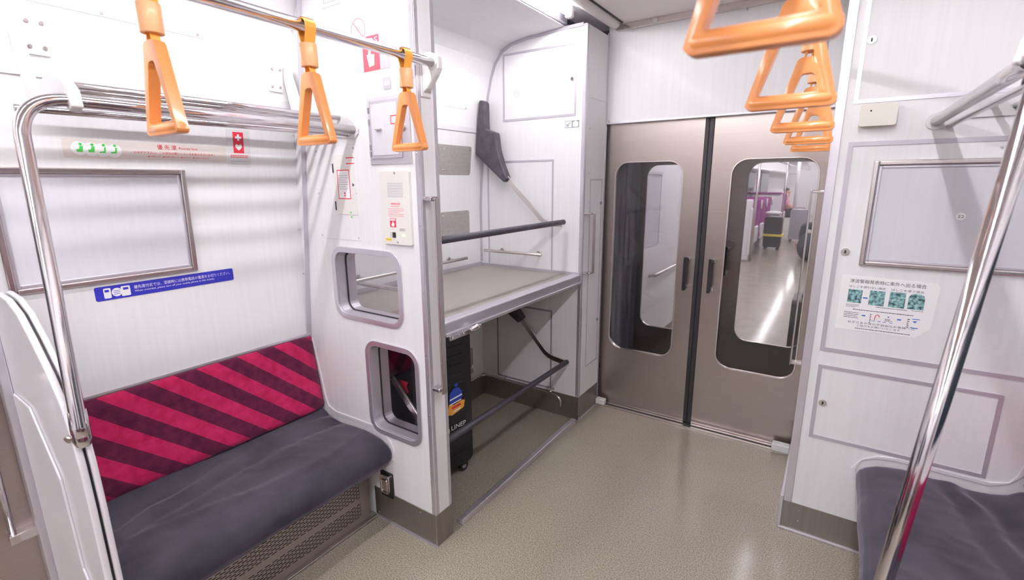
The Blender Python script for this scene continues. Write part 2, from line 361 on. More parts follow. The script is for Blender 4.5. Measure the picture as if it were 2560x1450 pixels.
# gangway doors (two pairs: this car's and the next car's)
def gangway_door(n, x0, x1, wx0, wx1, y, seal, label, hx):
    mp = N(y); parts = Pm(rect(x0, .012, x1, 1.845), -.03, 0, mp, [rr(wx0, .412, wx1, 1.617, .085, 8)])
    d = finish('door_%d' % n, parts, STEEL, kind='structure', label=label)
    finish('window_rim', ringframe(wx0 - .003, .409, wx1 + .003, 1.620, .088, .008, 0, .003, mp), SATIN, d, .001, 1)
    finish('pane', Pm(rr(wx0 - .01, .40, wx1 + .01, 1.629, .09, 8), -.018, -.014, mp), GLASS, d)
    sx0, sx1 = seal
    finish('rubber_seal', Pm(rect(sx0, .012, sx1, 1.843), -.034, .006, mp), RUBBER, d, .004, 2)
    h = finish('handle', Pm(rr(hx - .009, .865, hx + .009, 1.065, .006, 3), .028, .052, mp), BLACK, d, .004, 2)
    for z in (.885, 1.052): finish('handle_mount', Pm(rect(hx - .006, z - .008, hx + .022, z + .008), 0, .030, mp), CHROME, h, .002, 1)
    return d
gangway_door(1, -1.243, -.648, -1.187, -.770, 2.935, (-.668, -.645), 'left steel sliding gangway door with a tall rounded window', -.712)
gangway_door(2, -.640, -.02, -.513, -.098, 2.935, (-.645, -.618), 'right steel sliding gangway door looking into the next car', -.572)
gangway_door(3, -1.243, -.648, -1.187, -.770, 3.54, (-.668, -.645), 'dark left gangway door of the next car, behind the left window', -.72)
gangway_door(4, -.640, -.02, -.513, -.098, 3.54, (-.645, -.618), 'dark right gangway door of the next car, behind the right window', -.60)
# gangway tunnel between the cars
def bellows(x, sg, label, nm):
    bm = bmesh.new(); ys = [2.97 + i * .5 / 10 for i in range(11)]; pr = []
    for i, y in enumerate(ys): pr.append((x + sg * (.05 if i % 2 else 0), y))
    for (xa, ya), (xb, yb) in zip(pr, pr[1:]):
        vs = [bm.verts.new(Vector(p)) for p in ((xa, ya, 0), (xb, yb, 0), (xb, yb, 2.1), (xa, ya, 2.1))]; bm.faces.new(vs)
    bmesh.ops.solidify(bm, geom=bm.faces[:], thickness=.006)
    return finish(nm, bm, BELLOW, kind='structure', label=label)
bellows(-1.235, 1, 'grey folded bellows of the gangway seen through the left window', 'wall_gangway_left')
bellows(-.02, -1, 'grey folded bellows on the right side of the gangway', 'wall_gangway_right')
finish('floor_gangway', B(-1.25, -.02, 2.99, 3.52, -.02, 0.004), DARKSTEEL, kind='structure', label='dark steel gangway floor plate')
finish('ceiling_gangway', B(-1.25, -.02, 2.99, 3.51, 2.0, 2.03), DARKSTEEL, kind='structure', label='dark steel gangway ceiling')

gl_ = finish('fill_light_gangway', B(-.95, -.35, 3.20, 3.26, 1.985, 2.0), mat('gangway_fill_glow', (1, 1, 1), .5, emit=((1, .97, 1), 7.0)), kind='structure', label='added fill light strip under the gangway ceiling, brightening the bellows')  # glowing fill strip, added only to brighten the grey bellows
# ================================================================== LEFT FEATURES
# door pocket and side doors near the camera (left edge of the photo)
dp = finish('door_5', B(-2.0, -1.955, -1.1, .262, 0, 1.95), STEEL, kind='structure', label='steel side door pocket at the left edge of the view')
hb = finish('pocket_rail', T([(-1.93, .20, .47), (-1.93, .20, .95)], .009), CHROME, dp)
finish('rail_bracket', B(-1.957, -1.92, .19, .262, .455, .485), CHROME, hb, .003, 2)
finish('door_6', B(.652, .696, -1.1, .262, 0, 1.95), STEEL, kind='structure', label='steel side door across the aisle, outside the view')

for d_, xx, sg in ((dp, -1.955, 1), (None, .652, -1)):
    pass
mpR = lambda u, v, d: Vector((2 * CX - wx(v) - d, u, v))
for k, (ya, yb_) in enumerate(((-3.6, -1.3), (.50, 1.98))):
    q = finish('window_%d' % (20 + k), Pm(rr(ya, .98, yb_, 1.60, .05), 0, .003, mpR), DARKGLASS, kind='structure', label='dark night window on the right wall, outside the view %s' % ('behind the camera' if k == 0 else 'over the right bench'))
    finish('window_frame', ringframe(ya - .02, .96, yb_ + .02, 1.62, .06, .025, 0, .008, mpR), ALU, q, .002, 1)
q = finish('window_22', Pm(rr(-3.6, .98, -1.3, 1.60, .05), 0, .003, Lw), DARKGLASS, kind='structure', label='dark night window on the left wall behind the camera')
finish('window_frame', ringframe(-3.62, .96, -1.28, 1.62, .06, .025, 0, .008, Lw), ALU, q, .002, 1)
for nm, x0_, x1_, y in (('window_23', -1.957, -1.951, -.42), ('window_24', .648, .654, -.42)):
    finish(nm, B(x0_, x1_, y - .22, y + .32, .95, 1.65), DARKGLASS, kind='structure', label='dark side door window, %s side, outside the view' % ('left' if x0_ < 0 else 'right'))
# --- draft screen at the end of the left bench
def screen(f, label):
    s = thing('draft_screen', label, 'partition', (f(-1.7), .29, 0))
    out = [(-1.955, .02), (-1.955, 1.20), (-1.84, 1.222), (-1.735, 1.215), (-1.66, 1.19), (-1.59, 1.14), (-1.50, 1.065), (-1.445, 1.00), (-1.418, .93), (-1.405, .86), (-1.398, .75), (-1.396, .5), (-1.396, .02)]
    inn = [(-1.955, .02), (-1.955, 1.19), (-1.84, 1.212), (-1.74, 1.205), (-1.665, 1.18), (-1.595, 1.13), (-1.507, 1.055), (-1.455, .99), (-1.428, .92), (-1.415, .85), (-1.408, .75), (-1.406, .5), (-1.406, .02)]
    def mp(u, v, d): return Vector((f(u), .29 - d, v))
    finish('outer_shell', Pm(out, .003, .018, mp), MOULD, s, .006, 3)
    finish('inner_shell', Pm(out, -.016, -.003, mp), MOULD, s, .006, 3)
    finish('black_gasket', Pm(inn, -.003, .003, mp), RUBBER, s)
    pan = [(-1.93, .30), (-1.93, 1.03), (-1.80, 1.03), (-1.62, .93), (-1.50, .83), (-1.50, .30)]
    finish('raised_panel', Pm([(-1.90, .06), (-1.90, .92), (-1.74, .92), (-1.585, .76), (-1.565, .50), (-1.47, .40), (-1.47, .06)], .018, .024, mp), MOULD, s, .004, 2)
    finish('edge_post', Pm(rect(-1.955, 0, -1.915, 1.16), .018, .04, mp), ALU, s, .004, 2)
    return s
screen(lambda x: x, 'white moulded draft screen with black gasket at the left end of the bench')

# --- benches
def bench(f, y0, y1, label, seed, first=True):
    s = thing('bench_seat', label, 'seat', (f(-1.75), (y0 + y1) / 2, 0), 'striped bench seats')
    # backrest
    bp = [(-1.998, .803), (-1.990, .802), (-1.981, .790), (-1.974, .765), (-1.966, .70), (-1.955, .63), (-1.943, .56), (-1.934, .50), (-1.930, .475), (-1.936, .455), (-1.998, .45)]
    bm = bmesh.new(); ny = 30; rows = []
    for j in range(ny + 1):
        t = j / ny; y = y0 + (y1 - y0) * t; e = min(j, ny - j); sh = .012 if e == 0 else (.004 if e == 1 else 0)
        rows.append([bm.verts.new(Vector((f(x - (sh if x > -1.99 else 0)), y, z - (sh * .4 if z > .78 else 0)))) for x, z in bp])
    for a, b_ in zip(rows, rows[1:]):
        for k in range(len(bp)):
            q = bm.faces.new((a[k], a[(k + 1) % len(bp)], b_[(k + 1) % len(bp)], b_[k])); q.smooth = k < len(bp) - 2
    bm.faces.new(rows[0]); bm.faces.new(rows[-1][::-1])
    finish('backrest', bm, BACKM, s)
    # cushion with wrinkles
    prof = [(-1.995, .452), (-1.960, .462), (-1.932, .452), (-1.905, .430), (-1.865, .419), (-1.82, .417), (-1.77, .420), (-1.72, .424), (-1.67, .427), (-1.62, .427), (-1.575, .422),
            (-1.54, .413), (-1.512, .398), (-1.494, .377), (-1.487, .352), (-1.490, .325), (-1.505, .300), (-1.53, .282), (-1.57, .268), (-1.62, .260), (-1.80, .255), (-1.995, .255)]
    ny = 150; rows = []; bm = bmesh.new()
    dense = []
    for i in range(len(prof) - 1):
        for k in range(4): t = k / 4; dense.append((prof[i][0] * (1 - t) + prof[i + 1][0] * t, prof[i][1] * (1 - t) + prof[i + 1][1] * t))
    dense.append(prof[-1])
    for j in range(ny + 1):
        y = y0 + (y1 - y0) * j / ny; ed = min(y - y0, y1 - y); er = max(0, 1 - ed / .02); row = []
        for i, (x, z) in enumerate(dense):
            nrm = Vector((0, 0, 1)) if i < 44 else (Vector((1, 0, .2)) if i < 64 else Vector((0, 0, -1)))
            amp = 0 if i > 68 else 1
            n1 = noise.noise(Vector((x * 5 + seed, y * 4.2, z * 5))) * .008
            q = y * 1.0 + 3.2 * x + .12 * noise.noise(Vector((x * 4, y * 3, seed)))
            rid = abs(((x + 1.80 - .10 * math.sin(y * 3.1 + seed) + .02 * noise.noise(Vector((0, y * 8, seed))))))
            crease = .011 * math.exp(-(rid / .028) ** 2) - .009 * math.exp(-((rid - .05) / .03) ** 2)
            rid2 = abs(x + 1.66 - .07 * math.sin(y * 4.3 + 2 + seed)); crease += .005 * math.exp(-(rid2 / .02) ** 2)
            n2 = (1 - abs(noise.noise(Vector((x * 9, y * 13, seed + 5)))) * 2) * .0028
            dd = (n1 + (crease if i < 50 else 0) + n2) * amp * (1 - er)
            p = Vector((x, y, z)) + nrm * dd
            cz = .36; p.z = cz + (p.z - cz) * (1 - .18 * er * er)
            row.append(bm.verts.new(Vector((f(p.x), p.y, p.z))))
        rows.append(row)
    nn = len(dense)
    for a, b_ in zip(rows, rows[1:]):
        for k in range(nn):
            q = bm.faces.new((a[k], a[(k + 1) % nn], b_[(k + 1) % nn], b_[k])); q.smooth = True
    bm.faces.new(rows[0]); bm.faces.new(rows[-1][::-1])
    finish('seat_cushion', bm, SEATM, s)
    a, b_ = sorted((f(-1.995), f(-1.62)))
    gy1 = y1 - .035
    finish('heater_grille', B(a, b_, y0 + .002, gy1, .0, .252), GRILLE, s, .002, 1)
    a, b_ = sorted((f(-1.995), f(-1.66)))
    finish('base_end', B(a, b_, gy1, y1 - .002, 0, .25), DARKSTEEL, s, .01, 3)
    a, b_ = sorted((f(-1.62), f(-1.60)))
    finish('toe_strip', B(a, b_, y0 + .002, y1 - .003, 0, .008), DARKSTEEL, s, .002, 1)
    return s
bench(lambda x: x, .309, 1.270, 'long bench left of the luggage rack, crimson diagonal stripes and charcoal cushion', 1.7)
bench(lambda x: x, -3.7, -1.15, 'long bench on the left behind the camera', 3.1)
bench(lambda x: 2 * CX - x, -3.7, -1.15, 'long bench on the right behind the camera', 4.4)
bench(lambda x: 2 * CX - x, .309, 2.190, 'bench in the lower right corner, charcoal cushion with striped back', 6.3)

# --- blind window on left wall
def blind_window(mp, u0, v0, u1, v1, num, nu, nv, name, label, nw, parent=None):
    wdw = finish(name, Pm(rect(u0 + .018, v0 + .018, u1 - .018, v1 - .018), .0, .002, mp), LAMD, kind='structure', label=label)
    bm = bmesh.new(); frame_strip(bm, u0, v0, u1, v1, .017, 0, .013, mp); finish('outer_frame', bm, SATIN, wdw, .004, 3)
    bm = bmesh.new(); frame_strip(bm, u0 + .017, v0 + .017, u1 - .017, v1 - .017, .010, 0, .006, mp); finish('inner_frame', bm, ALU, wdw, .002, 1)
    sk = finish('number_sticker', Pm(circ(nu, nv, .0125, 24), .002, .0028, mp), WHITE, wdw, label='round white sticker reading %s' % num)
    finish('lettering', TX([(num, nu - nw / 2, nv - .0045, nw, .009)], mp, .0032), INK, sk)
    return wdw
blind_window(Lw, .322, 1.182, .832, 1.552, '9', .569, 1.368, 'window_1', 'grey blanked window panel in a metal frame, numbered 9, on the left wall', .007)
MR = N(2.20)
# --- signs on the left wall
bs = thing('blue_sign', 'long blue sign with white Japanese and English text asking to turn off phones', 'sign', (-2.0, .74, 1.147))
finish('plate', Pm(rr(.517, 1.123, .960, 1.170, .006, 4), 0, .0015, Lw), BLUE, bs)
finish('lettering', TX([('優先席付近では、混雑時には携帯電話の電源をお切りください。', .625, 1.1475, .322, .0125), ('When crowded, please turn off your mobile phone in this vicinity.', .626, 1.1345, .262, .009)], Lw, .002), WHITE, bs)
bm = bmesh.new(); prism(bm, rr(.540, 1.129, .560, 1.163, .003, 2), .0015, .0019, Lw); prism(bm, rr(.588, 1.129, .614, 1.163, .003, 2), .0015, .0019, Lw); flatface(bm, circ(.576, 1.146, .0145, 20), .0022, Lw)
finish('phone_icon', bm, WHITE, bs)
bm = bmesh.new()
for k in range(3): flatface(bm, rect(.567, 1.139 + k * .006, .585, 1.1405 + k * .006), .0026, Lw)
flatface(bm, rect(.594, 1.150, .609, 1.158), .0022, Lw); flatface(bm, rect(.543, 1.150, .555, 1.158), .0022, Lw)
finish('phone_detail', bm, BLUE, bs)
ps = thing('priority_sticker', 'beige strip sticker with green figures and red Priority Seat lettering', 'sticker', (-1.98, .75, 1.61))
finish('film', Pm(rr(.505, 1.583, .985, 1.640, .004, 3), 0, .0008, Lw), BEIGE, ps)
bm = bmesh.new()
for k in range(4): flatface(bm, circ(.545 + k * .029, 1.612 - .0015 * k, .021, 20), .0012 + .0001 * k, Lw)
finish('white_discs', bm, WHITE, ps)
bm = bmesh.new()
for k in range(4):
    u = .545 + k * .029
    flatface(bm, circ(u + .003, 1.624, .0042, 10), .0018, Lw)
    flatface(bm, [(u - .008, 1.601), (u + .007, 1.601), (u + .009, 1.619), (u + .001, 1.619), (u - .002, 1.609), (u - .008, 1.609)] if k < 2 else [(u - .009, 1.600), (u + .006, 1.600), (u + .009, 1.618), (u + .004, 1.618), (u + .002, 1.605), (u - .009, 1.604)], .0018, Lw)
finish('green_figures', bm, GREEN, ps)
finish('lettering', TX([('優 先 席', .755, 1.618, .060, .017), ('Priority Seat', .822, 1.619, .062, .010), ('おゆずり下さい。この席を必要としているお客さまがいます。', .685, 1.602, .255, .009), ('●お年寄りの方　●身体の不自由な方　●妊娠中の方　●乳幼児をお連れの方', .725, 1.592, .195, .005)], Lw, .0014), RED, ps)
ae = thing('aid_sticker', 'small white sticker with a red panel showing a cross and a heart', 'sticker', (-1.97, 1.035, 1.63))
finish('film', Pm(rr(.990, 1.565, 1.078, 1.705, .004, 3), 0, .0007, Lw), PAINT, ae)
finish('red_panel', Pm(rect(1.013, 1.618, 1.053, 1.696), .0007, .0011, Lw), RED, ae)
bm = bmesh.new(); cu, cv = 1.033, 1.676
flatface(bm, [(cu - .004, cv - .012), (cu + .004, cv - .012), (cu + .004, cv - .004), (cu + .012, cv - .004), (cu + .012, cv + .004), (cu + .004, cv + .004), (cu + .004, cv + .012), (cu - .004, cv + .012), (cu - .004, cv + .004), (cu - .012, cv + .004), (cu - .012, cv - .004), (cu - .004, cv - .004)], .0016, Lw)
ht = [(.0, -.013), (.006, -.008), (.012, -.001), (.013, .005), (.010, .010), (.005, .010), (.0, .006), (-.005, .010), (-.010, .010), (-.013, .005), (-.012, -.001), (-.006, -.008)]
flatface(bm, [(cu + a, 1.641 + b_) for a, b_ in ht], .0016, Lw)
finish('cross_and_heart', bm, WHITE, ae)
bm = bmesh.new(); dashes(bm, 1.0, 1.60, 1.068, 1.612, 2, Lw, .0012, 5); finish('small_print', bm, RED, ae)
bm = bmesh.new(); dashes(bm, 1.0, 1.572, 1.068, 1.592, 2, Lw, .0012, 7, .25); finish('small_print', bm, GREYL, ae)

# --- luggage rack with bent grab pole over the left bench
def P3(x, y, z): return Vector((x, y, z))
lr = thing('overhead_rack', 'chrome tube rack over the left bench, its front rail bending down as a pole', 'rack', (-1.8, .8, 1.70))
pts = [P3(-1.578, 1.268, 1.700)] + bend((-1.576, 1.2, 1.70), (-1.576, .335, 1.700), (-1.555, .332, 1.5), .10, 10) + [P3(-1.50, .315, 1.265), P3(-1.412, .290, .950), P3(-1.404, .289, .925)]
finish('front_rail', T(pts, .0155, n=24), CHROME, lr, label='bent chrome front rail and pole')
finish('rail', T([P3(-1.612, .34, 1.676), P3(-1.612, 1.266, 1.684)], .0085), CHROME, lr)
for x, z in ((-1.655, 1.748), (-1.705, 1.744), (-1.755, 1.740), (-1.805, 1.737), (-1.855, 1.734), (-1.905, 1.731)):
    finish('rail', T([P3(x, .448, z), P3(x, 1.266, z)], .0085), CHROME, lr)
plate = [(-1.575, 1.668), (-1.556, 1.684), (-1.552, 1.706), (-1.566, 1.722), (-1.648, 1.778), (-1.93, 1.772), (-1.93, 1.688), (-1.84, 1.692)]
finish('end_plate', Pm(plate, .0, .006, N(1.2735)), PAINT, lr, .0015, 1)
arm = [(-1.952, 1.958), (-1.915, 1.958), (-1.868, 1.775), (-1.815, 1.742), (-1.665, 1.787), (-1.640, 1.785), (-1.556, 1.724), (-1.550, 1.684), (-1.575, 1.674), (-1.60, 1.690), (-1.66, 1.716), (-1.86, 1.708), (-1.895, 1.738)]
ARM0 = list(arm)
for y, yb in ((.44, .485), (1.240, 1.195)):
    if y > 1: arm = [(-1.952, 1.958), (-1.915, 1.958), (-1.845, 1.765), (-1.80, 1.725), (-1.90, 1.725), (-1.91, 1.80)]
    h = finish('hanger', Pm(arm, -.012, .012, N(y)), PAINT, lr, .004, 2, label='white rack hanger')
    finish('hanger_plate', Pm(rr(yb - .028, 1.862, yb + .028, 1.962, .004, 3), 0, .007, Lw), PAINT, h, .0015, 1)
    for a_ in (-.018, .014):
        for z in (1.882, 1.946): finish('bolt', Pm(circ(yb + a_ + .002, z, .0055, 10), .007, .012, Lw), SATIN, h, .001, 1)
bm = bmesh.new(); tube(bm, [P3(-1.4255, .2935, .985), P3(-1.414, .2905, .945), P3(-1.406, .289, .918), P3(-1.402, .2885, .905), P3(-1.401, .288, .900)], [.0175, .0185, .018, .013, .004], n=24); finish('pole_clamp', bm, CHROME, lr)
finish('clamp_bolt', T([P3(-1.424, .272, .925), P3(-1.421, .266, .923)], .009), SATIN, lr)

# --- grab bars along the ceiling with hanging straps
def grab_bar(f, y0, y1, label, nm):
    g = thing('grab_bar', label, 'grab bar', (f(-1.19), (y0 + y1) / 2, 1.895))
    finish('bar', T([P3(f(-1.19), y0, 1.893), P3(f(-1.19), y1, 1.893)], .0155, n=24), CHROME, g)
    return g
g1 = grab_bar(lambda x: x, -1.6, 1.315, 'chrome overhead grab bar on the left ending at the luggage partition', 1)
e = finish('end_bracket', Pm([(-1.165, 1.915), (-1.165, 1.875), (-1.178, 1.855), (-1.215, 1.815), (-1.243, 1.80), (-1.243, 1.845), (-1.243, 1.93), (-1.205, 1.93)], -.026, .0, N(1.300)), PAINT, g1, .006, 3)
finish('bracket_cap', T([P3(-1.19, 1.295, 1.893), P3(-1.19, 1.325, 1.893)], [.021, .019], n=20), PAINT, g1)
finish('bracket_foot', B(-1.243, -1.236, 1.292, 1.340, 1.79, 1.945), PAINT, g1, .002, 1)
for z in (1.81, 1.925): finish('bolt', T([P3(-1.236, 1.332, z), P3(-1.231, 1.332, z)], .005, n=10), SATIN, g1)
g2 = grab_bar(lambda x: -.100, -1.6, 2.50, 'chrome overhead grab bar on the right, hidden behind the row of straps', 2) if False else thing('grab_bar', 'chrome overhead grab bar on the right carrying the row of five straps', 'grab bar', (-.100, .45, 1.895))
finish('bar', T([P3(-.045, -1.6, 1.942), P3(-.1262, 2.45, 1.907)], .0155, n=24), CHROME, g2)
finish('hanger_rod', T(bend((-.1255, 2.40, 1.907), (-.127, 2.52, 1.906), (-.127, 2.52, 2.3), .05) + [P3(-.127, 2.52, 2.386)], .0155, n=20), CHROME, g2)
for gg, x in ((g1, -1.19), (g2, -.053)): finish('hanger_rod', T([P3(x, -1.2, 1.9 if x < -1 else 1.94), P3(x, -1.2, 2.386)], .012), CHROME, gg)

def strap(x, y, label, group, dz=0.0):
    s = thing('hanging_strap', label, 'strap', (x, y, 1.893), group)
    def mp(u, v, d): return Vector((x + u, y - d, v))
    zb, zt = 1.602, 1.783
    # belt: loop over the bar down to the ring (two strands)
    bm = bmesh.new()
    def ribbon(path, wd, th):
        prevs = []
        for i, (u, v) in enumerate(path):
            a = path[max(i - 1, 0)]; c = path[min(i + 1, len(path) - 1)]; t = Vector((c[0] - a[0], c[1] - a[1])).normalized(); n_ = Vector((-t.y, t.x)) * th / 2
            prevs.append([bm.verts.new(mp(u + n_.x, v + n_.y, -wd / 2)), bm.verts.new(mp(u + n_.x, v + n_.y, wd / 2)), bm.verts.new(mp(u - n_.x, v - n_.y, wd / 2)), bm.verts.new(mp(u - n_.x, v - n_.y, -wd / 2))])
        for a, b_ in zip(prevs, prevs[1:]):
            for k in range(4): bm.faces.new((a[k], a[(k + 1) % 4], b_[(k + 1) % 4], b_[k]))
        bm.faces.new(prevs[0][::-1]); bm.faces.new(prevs[-1])
    R_ = .0182
    arc = [(R_ * math.cos(a), 1.893 + R_ * math.sin(a)) for a in [math.radians(-25 + 230 * i / 14) for i in range(15)]]
    ribbon([(.004, 1.795), (.006, 1.85)] + arc + [(-.006, 1.85), (-.004, 1.795)], .030, .003)
    ribbon([(.006, 1.802), (.011, 1.782), (.012, 1.769), (.0, 1.760), (-.012, 1.769), (-.011, 1.782), (-.006, 1.802)], .017, .003)
    finish('belt', bm, BELT, s)
    finish('clip', B(x - .010, x + .010, y - .017, y + .017, 1.9112, 1.9145), SATIN, s, .001, 1)
    finish('sleeve', T([P3(x, y, 1.796), P3(x, y, 1.853)], .0215, n=24, sx=.75 if False else 1, sy=1), SLEEVE, s, .002, 2)
    # ring
    hw = .0735
    outer = [(-hw + .012, zb), (hw - .012, zb)]
    def arc2(cx, cz, r, a0, a1, n=6): return [(cx + r * math.cos(math.radians(a0 + (a1 - a0) * i / n)), cz + r * math.sin(math.radians(a0 + (a1 - a0) * i / n))) for i in range(n + 1)]
    outer = arc2(-hw + .013, zb + .013, .013, 200, 270) + arc2(hw - .013, zb + .013, .013, 270, 340) + arc2(.012, zt - .016, .016, 18, 80) + arc2(-.012, zt - .016, .016, 100, 162)
    inner = arc2(-hw + .0265, zb + .0275, .006, 200, 270, 4) + arc2(hw - .0265, zb + .0275, .006, 270, 340, 4) + arc2(.006, 1.734, .010, 20, 80, 4) + arc2(-.006, 1.734, .010, 100, 160, 4)
    bm = Pm(outer, -.0112, .0112, mp, [inner])
    g = [-hw + .001, -hw + .0025, -hw + .0055, -hw + .013, hw - .013, hw - .0055, hw - .0025, hw - .001]
    tube(bm, [mp(u_, zb + .0125, 0) for u_ in g], [.0035, .0075, .0108, .0133, .0133, .0108, .0075, .0035], n=20)
    for q_ in bm.faces: q_.smooth = True
    finish('ring', bm, RINGM, s, .0072, 4)
    s.location.z += dz
    return s
LS = 'orange straps on the left bar'; RS = 'orange straps on the right bar'
strap(-1.19, .479, 'orange triangular strap nearest the camera on the left bar, cut off by the top edge', LS)
strap(-1.19, .833, 'middle orange triangular strap hanging on the left bar before the white partition', LS)
strap(-1.19, 1.177, 'orange triangular strap next to the bar end, before the metal-framed box', LS)
strap(-0.088, 0.585, 'largest and closest orange strap at the top right, blurred and cut off', RS, 0.03)
strap(-0.097, 1.055, 'second orange strap from the camera in the right row, right under the blurred one', RS, 0.026)
strap(-0.105, 1.52, 'middle orange strap of the five on the right bar', RS, 0.022)
strap(-0.114, 1.975, 'fourth orange strap of the right row, second smallest', RS, 0.018)
strap(-0.1255, 2.41, 'farthest and smallest orange strap, lowest in the right row', RS, 0.0145)

# ================================================================== PARTITION between bench and luggage rack
MP_ = N(1.275)
pt = thing('luggage_partition', 'white partition between bench and luggage rack with two rounded windows', 'partition', (-1.6, 1.32, 0))
W1 = (-1.768, .948, -1.384, 1.222); W2 = (-1.592, .452, -1.315, .838)
oloop = [(-1.243, 2.345)] + [(x + .001, z) for x, z in PROF[::-1]] + [(-1.243, 0)]
finish('panel', Pm(oloop, -.095, 0, MP_, [rr(*W1[:2], *W1[2:], .05), rr(*W2[:2], *W2[2:], .05)]), LAM, pt)
for (a, b_, c, d_), nm in ((W1, 'upper'), (W2, 'lower')):
    fr_ = finish('window_frame', ringframe(a - .020, b_ - .020, c + .020, d_ + .020, .068, .024, -.004, .006, MP_), ALU, pt, .004, 3)
    finish('window_tunnel', ringframe(a - .001, b_ - .001, c + .001, d_ + .001, .05, .007, -.097, -.004, MP_), ALU, fr_)
    finish('gasket', ringframe(a + .004, b_ + .004, c - .004, d_ - .004, .046, .006, -.050, -.044, MP_), RUBBER, fr_)
    finish('glass', Pm(rr(a + .004, b_ + .004, c - .004, d_ - .004, .046), -.049, -.045, MP_), GLASS, fr_)
    finish('rear_frame', ringframe(a - .016, b_ - .016, c + .016, d_ + .016, .06, .020, -.101, -.094, MP_), ALU, fr_, .002, 1)
bm = bmesh.new(); prism(bm, rect(-1.262, .15, -1.243, 2.33), 0, .004, MP_)
prism(bm, rect(1.275, .15, 1.292, 2.33), 0, .003, Cx(-1.243)); finish('corner_post', bm, ALU, pt, .001, 1)
bm = bmesh.new(); prism(bm, rect(1.355, .15, 1.37, 2.33), 0, .003, Cx(-1.243)); finish('rear_edge', bm, ALU, pt)
bm = bmesh.new(); prism(bm, rect(-1.62, 0.0, -1.243, .147), 0, .004, MP_); prism(bm, rect(1.271, 0, 1.372, .147), 0, .004, Cx(-1.243)); finish('skirting', bm, DARKSTEEL, pt, .001, 1)
finish('skirting_foot', B(-1.62, -1.235, 1.262, 1.272, 0, .006), ALU, pt)
screws([(-1.2525, z) for z in (.35, .6, .85, 1.1, 1.35, 1.6, 1.85, 2.1)], MP_, pt, .004, .003)
screws([(-1.60, .02), (-1.33, .13)], MP_, pt, .004, .004)
# seat moulding on the partition following the seat profile
sp = [(-1.985, .79), (-1.955, .66), (-1.925, .50), (-1.905, .46), (-1.86, .438), (-1.70, .442), (-1.60, .444), (-1.54, .435), (-1.49, .41), (-1.468, .37), (-1.475, .325)]
bm = bmesh.new(); ins = []
for i, (u, v) in enumerate(sp):
    a = sp[max(i - 1, 0)]; c = sp[min(i + 1, len(sp) - 1)]; t = Vector((c[0] - a[0], c[1] - a[1])).normalized(); ins.append((u - t.y * .014 * -1 * 1.0, v + t.x * .014))
finish('seat_moulding', Pm(sp + [(a_, b_) for a_, b_ in ins][::-1], 0, .005, MP_), MOULD, pt, .001, 1)

# items on the partition face
dpn = thing('access_panel', 'white screwed service panel with a small door and a red-bordered notice, left of the intercom', 'panel', (-1.71, 1.27, 1.45))
finish('back_plate', Pm(rect(-1.850, 1.272, -1.586, 1.642), 0, .0015, MP_), LAM, dpn, .0005, 1)
dr = finish('small_door', Pm(rect(-1.722, 1.376, -1.592, 1.613), .0015, .004, MP_), CREAM, dpn, .001, 1)
bm = bmesh.new(); frame_strip(bm, -1.702, 1.438, -1.626, 1.553, .0035, .004, .0046, MP_); frame_strip(bm, -1.640, 1.574, -1.592, 1.600, .004, .004, .0046, MP_, 'TB'); finish('red_border', bm, RED, dr)
finish('notice', Pm(rect(-1.6985, 1.4415, -1.6295, 1.5495), .004, .0043, MP_), WHITE, dr)
bm = bmesh.new(); dashes(bm, -1.693, 1.474, -1.637, 1.535, 7, MP_, .0050, 3, .3); finish('small_print', bm, GREYL, dr); bm = bmesh.new(); dashes(bm, -1.630, 1.584, -1.602, 1.592, 1, MP_, .0050, 4, .2); finish('small_print', bm, GREYL, dr)
bm = bmesh.new(); flatface(bm, [(-1.667, 1.458), (-1.655, 1.458), (-1.661, 1.467)], .005, MP_); flatface(bm, [(-1.667, 1.454), (-1.661, 1.446), (-1.655, 1.454)], .005, MP_); finish('arrow_marks', bm, RED, dr)
bm = bmesh.new(); flatface(bm, [(-1.640, 1.388), (-1.626, 1.388), (-1.633, 1.380)], .005, MP_); flatface(bm, [(-1.640, 1.364), (-1.626, 1.364), (-1.633, 1.372)], .0022, MP_); finish('green_marks', bm, GREEN, dr)
for z in (1.56, 1.41): finish('hinge', Pm(rect(-1.728, z - .018, -1.724, z + .018), .0015, .006, MP_), INK, dr)
finish('catch', Pm(circ(-1.606, 1.494, .007, 3), .004, .006, MP_), INK, dr)
screws([(-1.837, 1.283), (-1.600, 1.284), (-1.836, 1.46), (-1.594, 1.46), (-1.828, 1.63), (-1.594, 1.634)], MP_, dpn, .0015, .004)

eb = thing('metal_box_door', 'grey metal-framed cupboard door with a latch and round lock, behind the third strap', 'cupboard', (-1.38, 1.27, 1.68))
finish('outer_frame', Pm(rect(-1.494, 1.568, -1.278, 1.803), 0, .006, MP_), ALU, eb, .002, 1)
dd = finish('door', Pm(rect(-1.478, 1.588, -1.318, 1.792), .006, .011, MP_), TRIM, eb, .002, 1)
finish('recess_panel', Pm(rect(-1.468, 1.600, -1.332, 1.780), .011, .0125, MP_), LAMD, dd, .001, 1)
bm = bmesh.new(); box(bm, -1.440, -1.412, 1.252, 1.263, 1.688, 1.694); finish('latch', bm, SATIN, dd, .002, 2)
kk = finish('round_lock', Pm(circ(-1.313, 1.692, .014, 20), .006, .012, MP_), SATIN, eb, .002, 2)
finish('keyhole', Pm(rect(-1.315, 1.686, -1.311, 1.698), .012, .0125, MP_), RUBBER, kk)
for z in (1.76, 1.72, 1.63, 1.605): finish('hinge', Pm(rect(-1.485, z - .010, -1.478, z + .010), .006, .013, MP_), GREYINK, eb)
finish('red_label', ringframe(-1.365, 1.705, -1.325, 1.735, .002, .003, .0125, .013, MP_), RED, dd)

